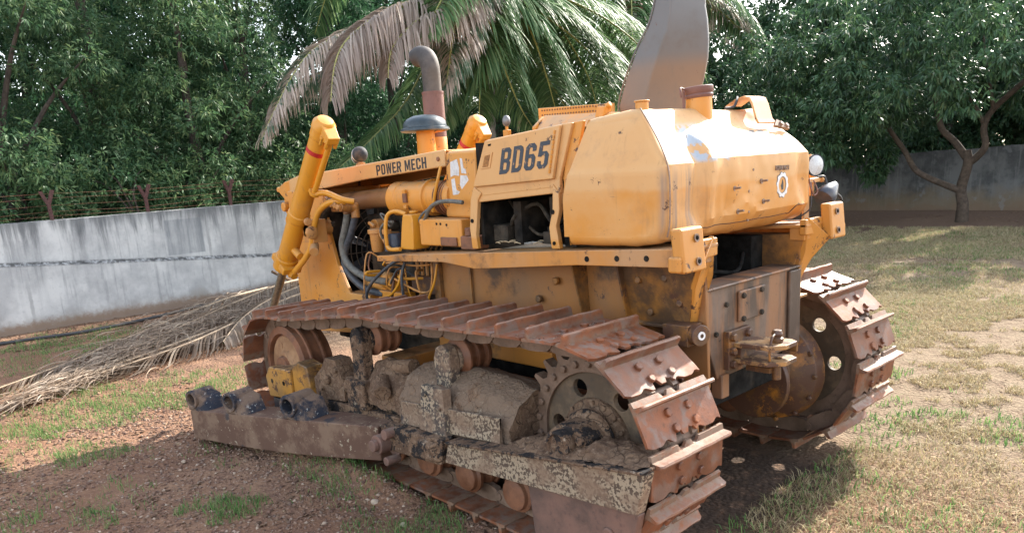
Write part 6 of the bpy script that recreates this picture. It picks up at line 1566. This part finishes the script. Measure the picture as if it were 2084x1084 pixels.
# second palm further right, its coconuts hang at the top edge of the view
palm2 = empty('coconut_palm', (10.9, -13.6, 0)); tag(palm2, 'further coconut palm with brown nuts, partly hidden by the grey canopy post', 'palm')
C2 = Vector((10.9, -13.3, 6.1))
for k, (e, dd) in enumerate([((9.4, -11.4, 5.3), .9), ((9.6, -16.3, 5.4), 1.1), ((9.6, -17.2, 4.6), 1.1), ((10.2, -15.4, 4.3), 1), ((11.2, -10.6, 5.4), 1), ((12.8, -13, 5.6), 1), ((10.9, -16, 6.2), 1), ((9.2, -13.0, 4.6), .9)]):
    E_ = Vector(e); mid_ = C2.lerp(E_, .5) + Vector((0, 0, .55)); end = E_ + (E_ - C2) * .25 + Vector((0, 0, -.9)); addfrond(palm2, [C2, mid_, E_, end], 100, 1.0, .04, 40 + k, PG if k != 2 else PH, drop=.4)
m = MB(); prof_ = []
for k in range(26): z = 6.0 * k / 25; prof_ += [(z, .17 - .05 * z / 6 + .010), (z + .14, .165 - .05 * z / 6)]
m.rev(prof_, (0, 0, -.05), (0, .05, 1), 16); part('trunk', m, 'palmtrunk', palm2)
nut = MB(); nut.ball((0, 0, 0), .12, 14, 10, (1, 1, 1.2)); nme = nut.mesh('coconut'); nme.materials.append(M['coconut'])
for k in range(9):
    o = bpy.data.objects.new('coconut', nme); COL.objects.link(o); o.parent = palm2; o.location = Vector((-1.05 + .14 * math.cos(k * 2.4), 1.65 + .19 * math.sin(k * 2.4), 5.15 + .11 * (k % 3))); 
m = MB(); m.tube([(0, .3, 6.0), (-.6, 1.0, 5.9), (-1.0, 1.6, 5.3)], .03, 8); part('nut_stalk', m, 'rachis_dry', palm2)
# fallen dry fronds heaped between wall and bulldozer
FR = [([(10.0, -3.4, .25), (9.2, -2.1, .50), (8.3, -.9, .42), (7.4, .2, .30), (6.5, 1.3, .16), (5.6, 2.4, .06)], 1.0, 'longest fallen frond, lying on top of the dry heap and pointing left'),
      ([(8.6, -2.9, .35), (7.8, -1.6, .50), (7.0, -.5, .42), (6.3, .5, .28), (6.0, 1.35, .14), (5.75, 2.1, .05)], .95, 'fallen frond on the near side of the heap, closest to the track'),
      ([(9.3, -3.3, .30), (8.4, -2.0, .58), (7.5, -1.0, .62), (6.8, -.3, .45), (6.2, .2, .15)], .95, 'arched fallen frond with hanging leaflets just left of the track front'),
      ([(9.9, -2.6, .2), (9.1, -1.3, .35), (8.3, -.2, .3), (7.5, .8, .2), (6.6, 1.9, .1), (6.0, 2.8, .05)], .85, 'fallen frond on the wall side of the heap'),
      ([(8.9, -4.2, .3), (7.9, -3.0, .45), (7.0, -1.9, .42), (6.2, -1.0, .3), (5.6, -.2, .1)], .9, 'fallen frond at the right end of the heap behind the track'),
      ([(7.7, -1.3, .25), (7.0, -.2, .25), (6.4, .9, .15), (6.0, 1.75, .08), (5.6, 2.45, .04)], .8, 'thin fallen frond squashed flat at the left tip of the heap')]
for k, (P_, L_, lab) in enumerate(FR):
    root = empty('fallen_frond', (P_[0][0], P_[0][1], 0)); tag(root, lab, 'palm frond', 'dry fronds heaped by the wall')
    addfrond(root, [(a, b, .03 + c * .36) for a, b, c in P_], 190, L_ * .85, .024, 60 + k, PX, 'rachis_dry', drop=.22, r0=.026, start=.04, flat=True, T_bias=1.7, zmin=.015)

r = np.random.default_rng(91); n = 1500
u = r.random(n); sp = .08 + .34 * np.sin(np.clip(1 - u, 0, 1) * PI * .6); cx = 9.6 - 4.1 * u + r.normal(0, 1, n) * sp; cy = -2.4 + 4.75 * u + r.normal(0, 1, n) * sp; a = math.atan2(4.9, -4.2) + r.normal(0, .5, n); L_ = r.uniform(.25, .7, n); zc = .02 + .16 * r.random(n) * np.sin(np.clip(u, .05, .95) * PI)
Vs = []; Fs = []; Rn = []
for i in range(n):
    d = np.array([math.cos(a[i]), math.sin(a[i]), r.normal(0, .08)]); sd_ = np.array([-d[1], d[0], r.normal(0, .8)]); sd_ /= np.linalg.norm(sd_); bend = r.normal(0, .25); rn = r.random()
    for k in range(5):
        f = k / 4 - .5; p = np.array([cx[i], cy[i], zc[i]]) + d * L_[i] * f + np.array([-d[1], d[0], 0]) * bend * (f * f) * L_[i] + np.array([0, 0, .05 * (1 - 4 * f * f)]); w_ = .010 * (1 - abs(f) * 1.5)
        p[2] = max(p[2], .012); Vs += [p - sd_ * w_ * .6, p + sd_ * w_ * .6]
    for k in range(4): b = 10 * i + 2 * k; Fs.append((b, b + 1, b + 3, b + 2)); Rn.append(rn)
o = link('dry_leaflets', raw_mesh('dry_leaflets', np.array(Vs), np.array(Fs), PX, np.array(Rn)), None); tag(o, 'loose dry palm leaflets strewn over and around the heap of fallen fronds', 'dry leaves', kind='stuff')

# =================================================================== camera, light
cam = bpy.data.cameras.new('camera'); co = bpy.data.objects.new('camera', cam); COL.objects.link(co)
r_ = Vector((-.68122291, -.72932909, -.0633594)); u_ = Vector((.12480151, -.20097717, .97161348)); f_ = Vector((.72135977, -.65397802, -.22793163))
co.matrix_world = Matrix(((r_.x, u_.x, -f_.x, -2.22687), (r_.y, u_.y, -f_.y, 3.46872), (r_.z, u_.z, -f_.z, 1.79024), (0, 0, 0, 1)))
cam.sensor_width = 36; cam.lens = 1557.7066 / 2084 * 36; cam.shift_y = 162.1 / 2084; cam.clip_end = 500; cam.clip_start = .05
sc.camera = co
EL = R(34.5); sd = Vector((.10, -.99, 0)).normalized()
sun = bpy.data.lights.new('sun', 'SUN'); sun.energy = 3.2; sun.angle = R(.5); sun.color = (1, .935, .83)
so = bpy.data.objects.new('sun', sun); COL.objects.link(so)
dirs = Vector((sd.x * math.cos(EL), sd.y * math.cos(EL), math.sin(EL)))
so.rotation_euler = dirs.to_track_quat('Z', 'Y').to_euler(); so.location = dirs * 30
w = bpy.data.worlds.new('World'); sc.world = w; w.use_nodes = True
nt = w.node_tree; sky = nt.nodes.new('ShaderNodeTexSky'); sky.sky_type = 'NISHITA'; sky.sun_disc = False; sky.sun_elevation = EL
sky.sun_rotation = math.atan2(dirs.x, dirs.y); sky.air_density = 1.2; sky.dust_density = 1.6
hs_ = nt.nodes.new('ShaderNodeHueSaturation'); hs_.inputs['Saturation'].default_value = .55; nt.links.new(sky.outputs[0], hs_.inputs['Color']); nt.links.new(hs_.outputs[0], nt.nodes['Background'].inputs[0]); nt.nodes['Background'].inputs[1].default_value = .15
vs_ = sc.view_settings; vs_.view_transform = 'Standard'; vs_.look = 'None'; vs_.gamma = 1; vs_.use_curve_mapping = False; vs_.exposure = 1.98
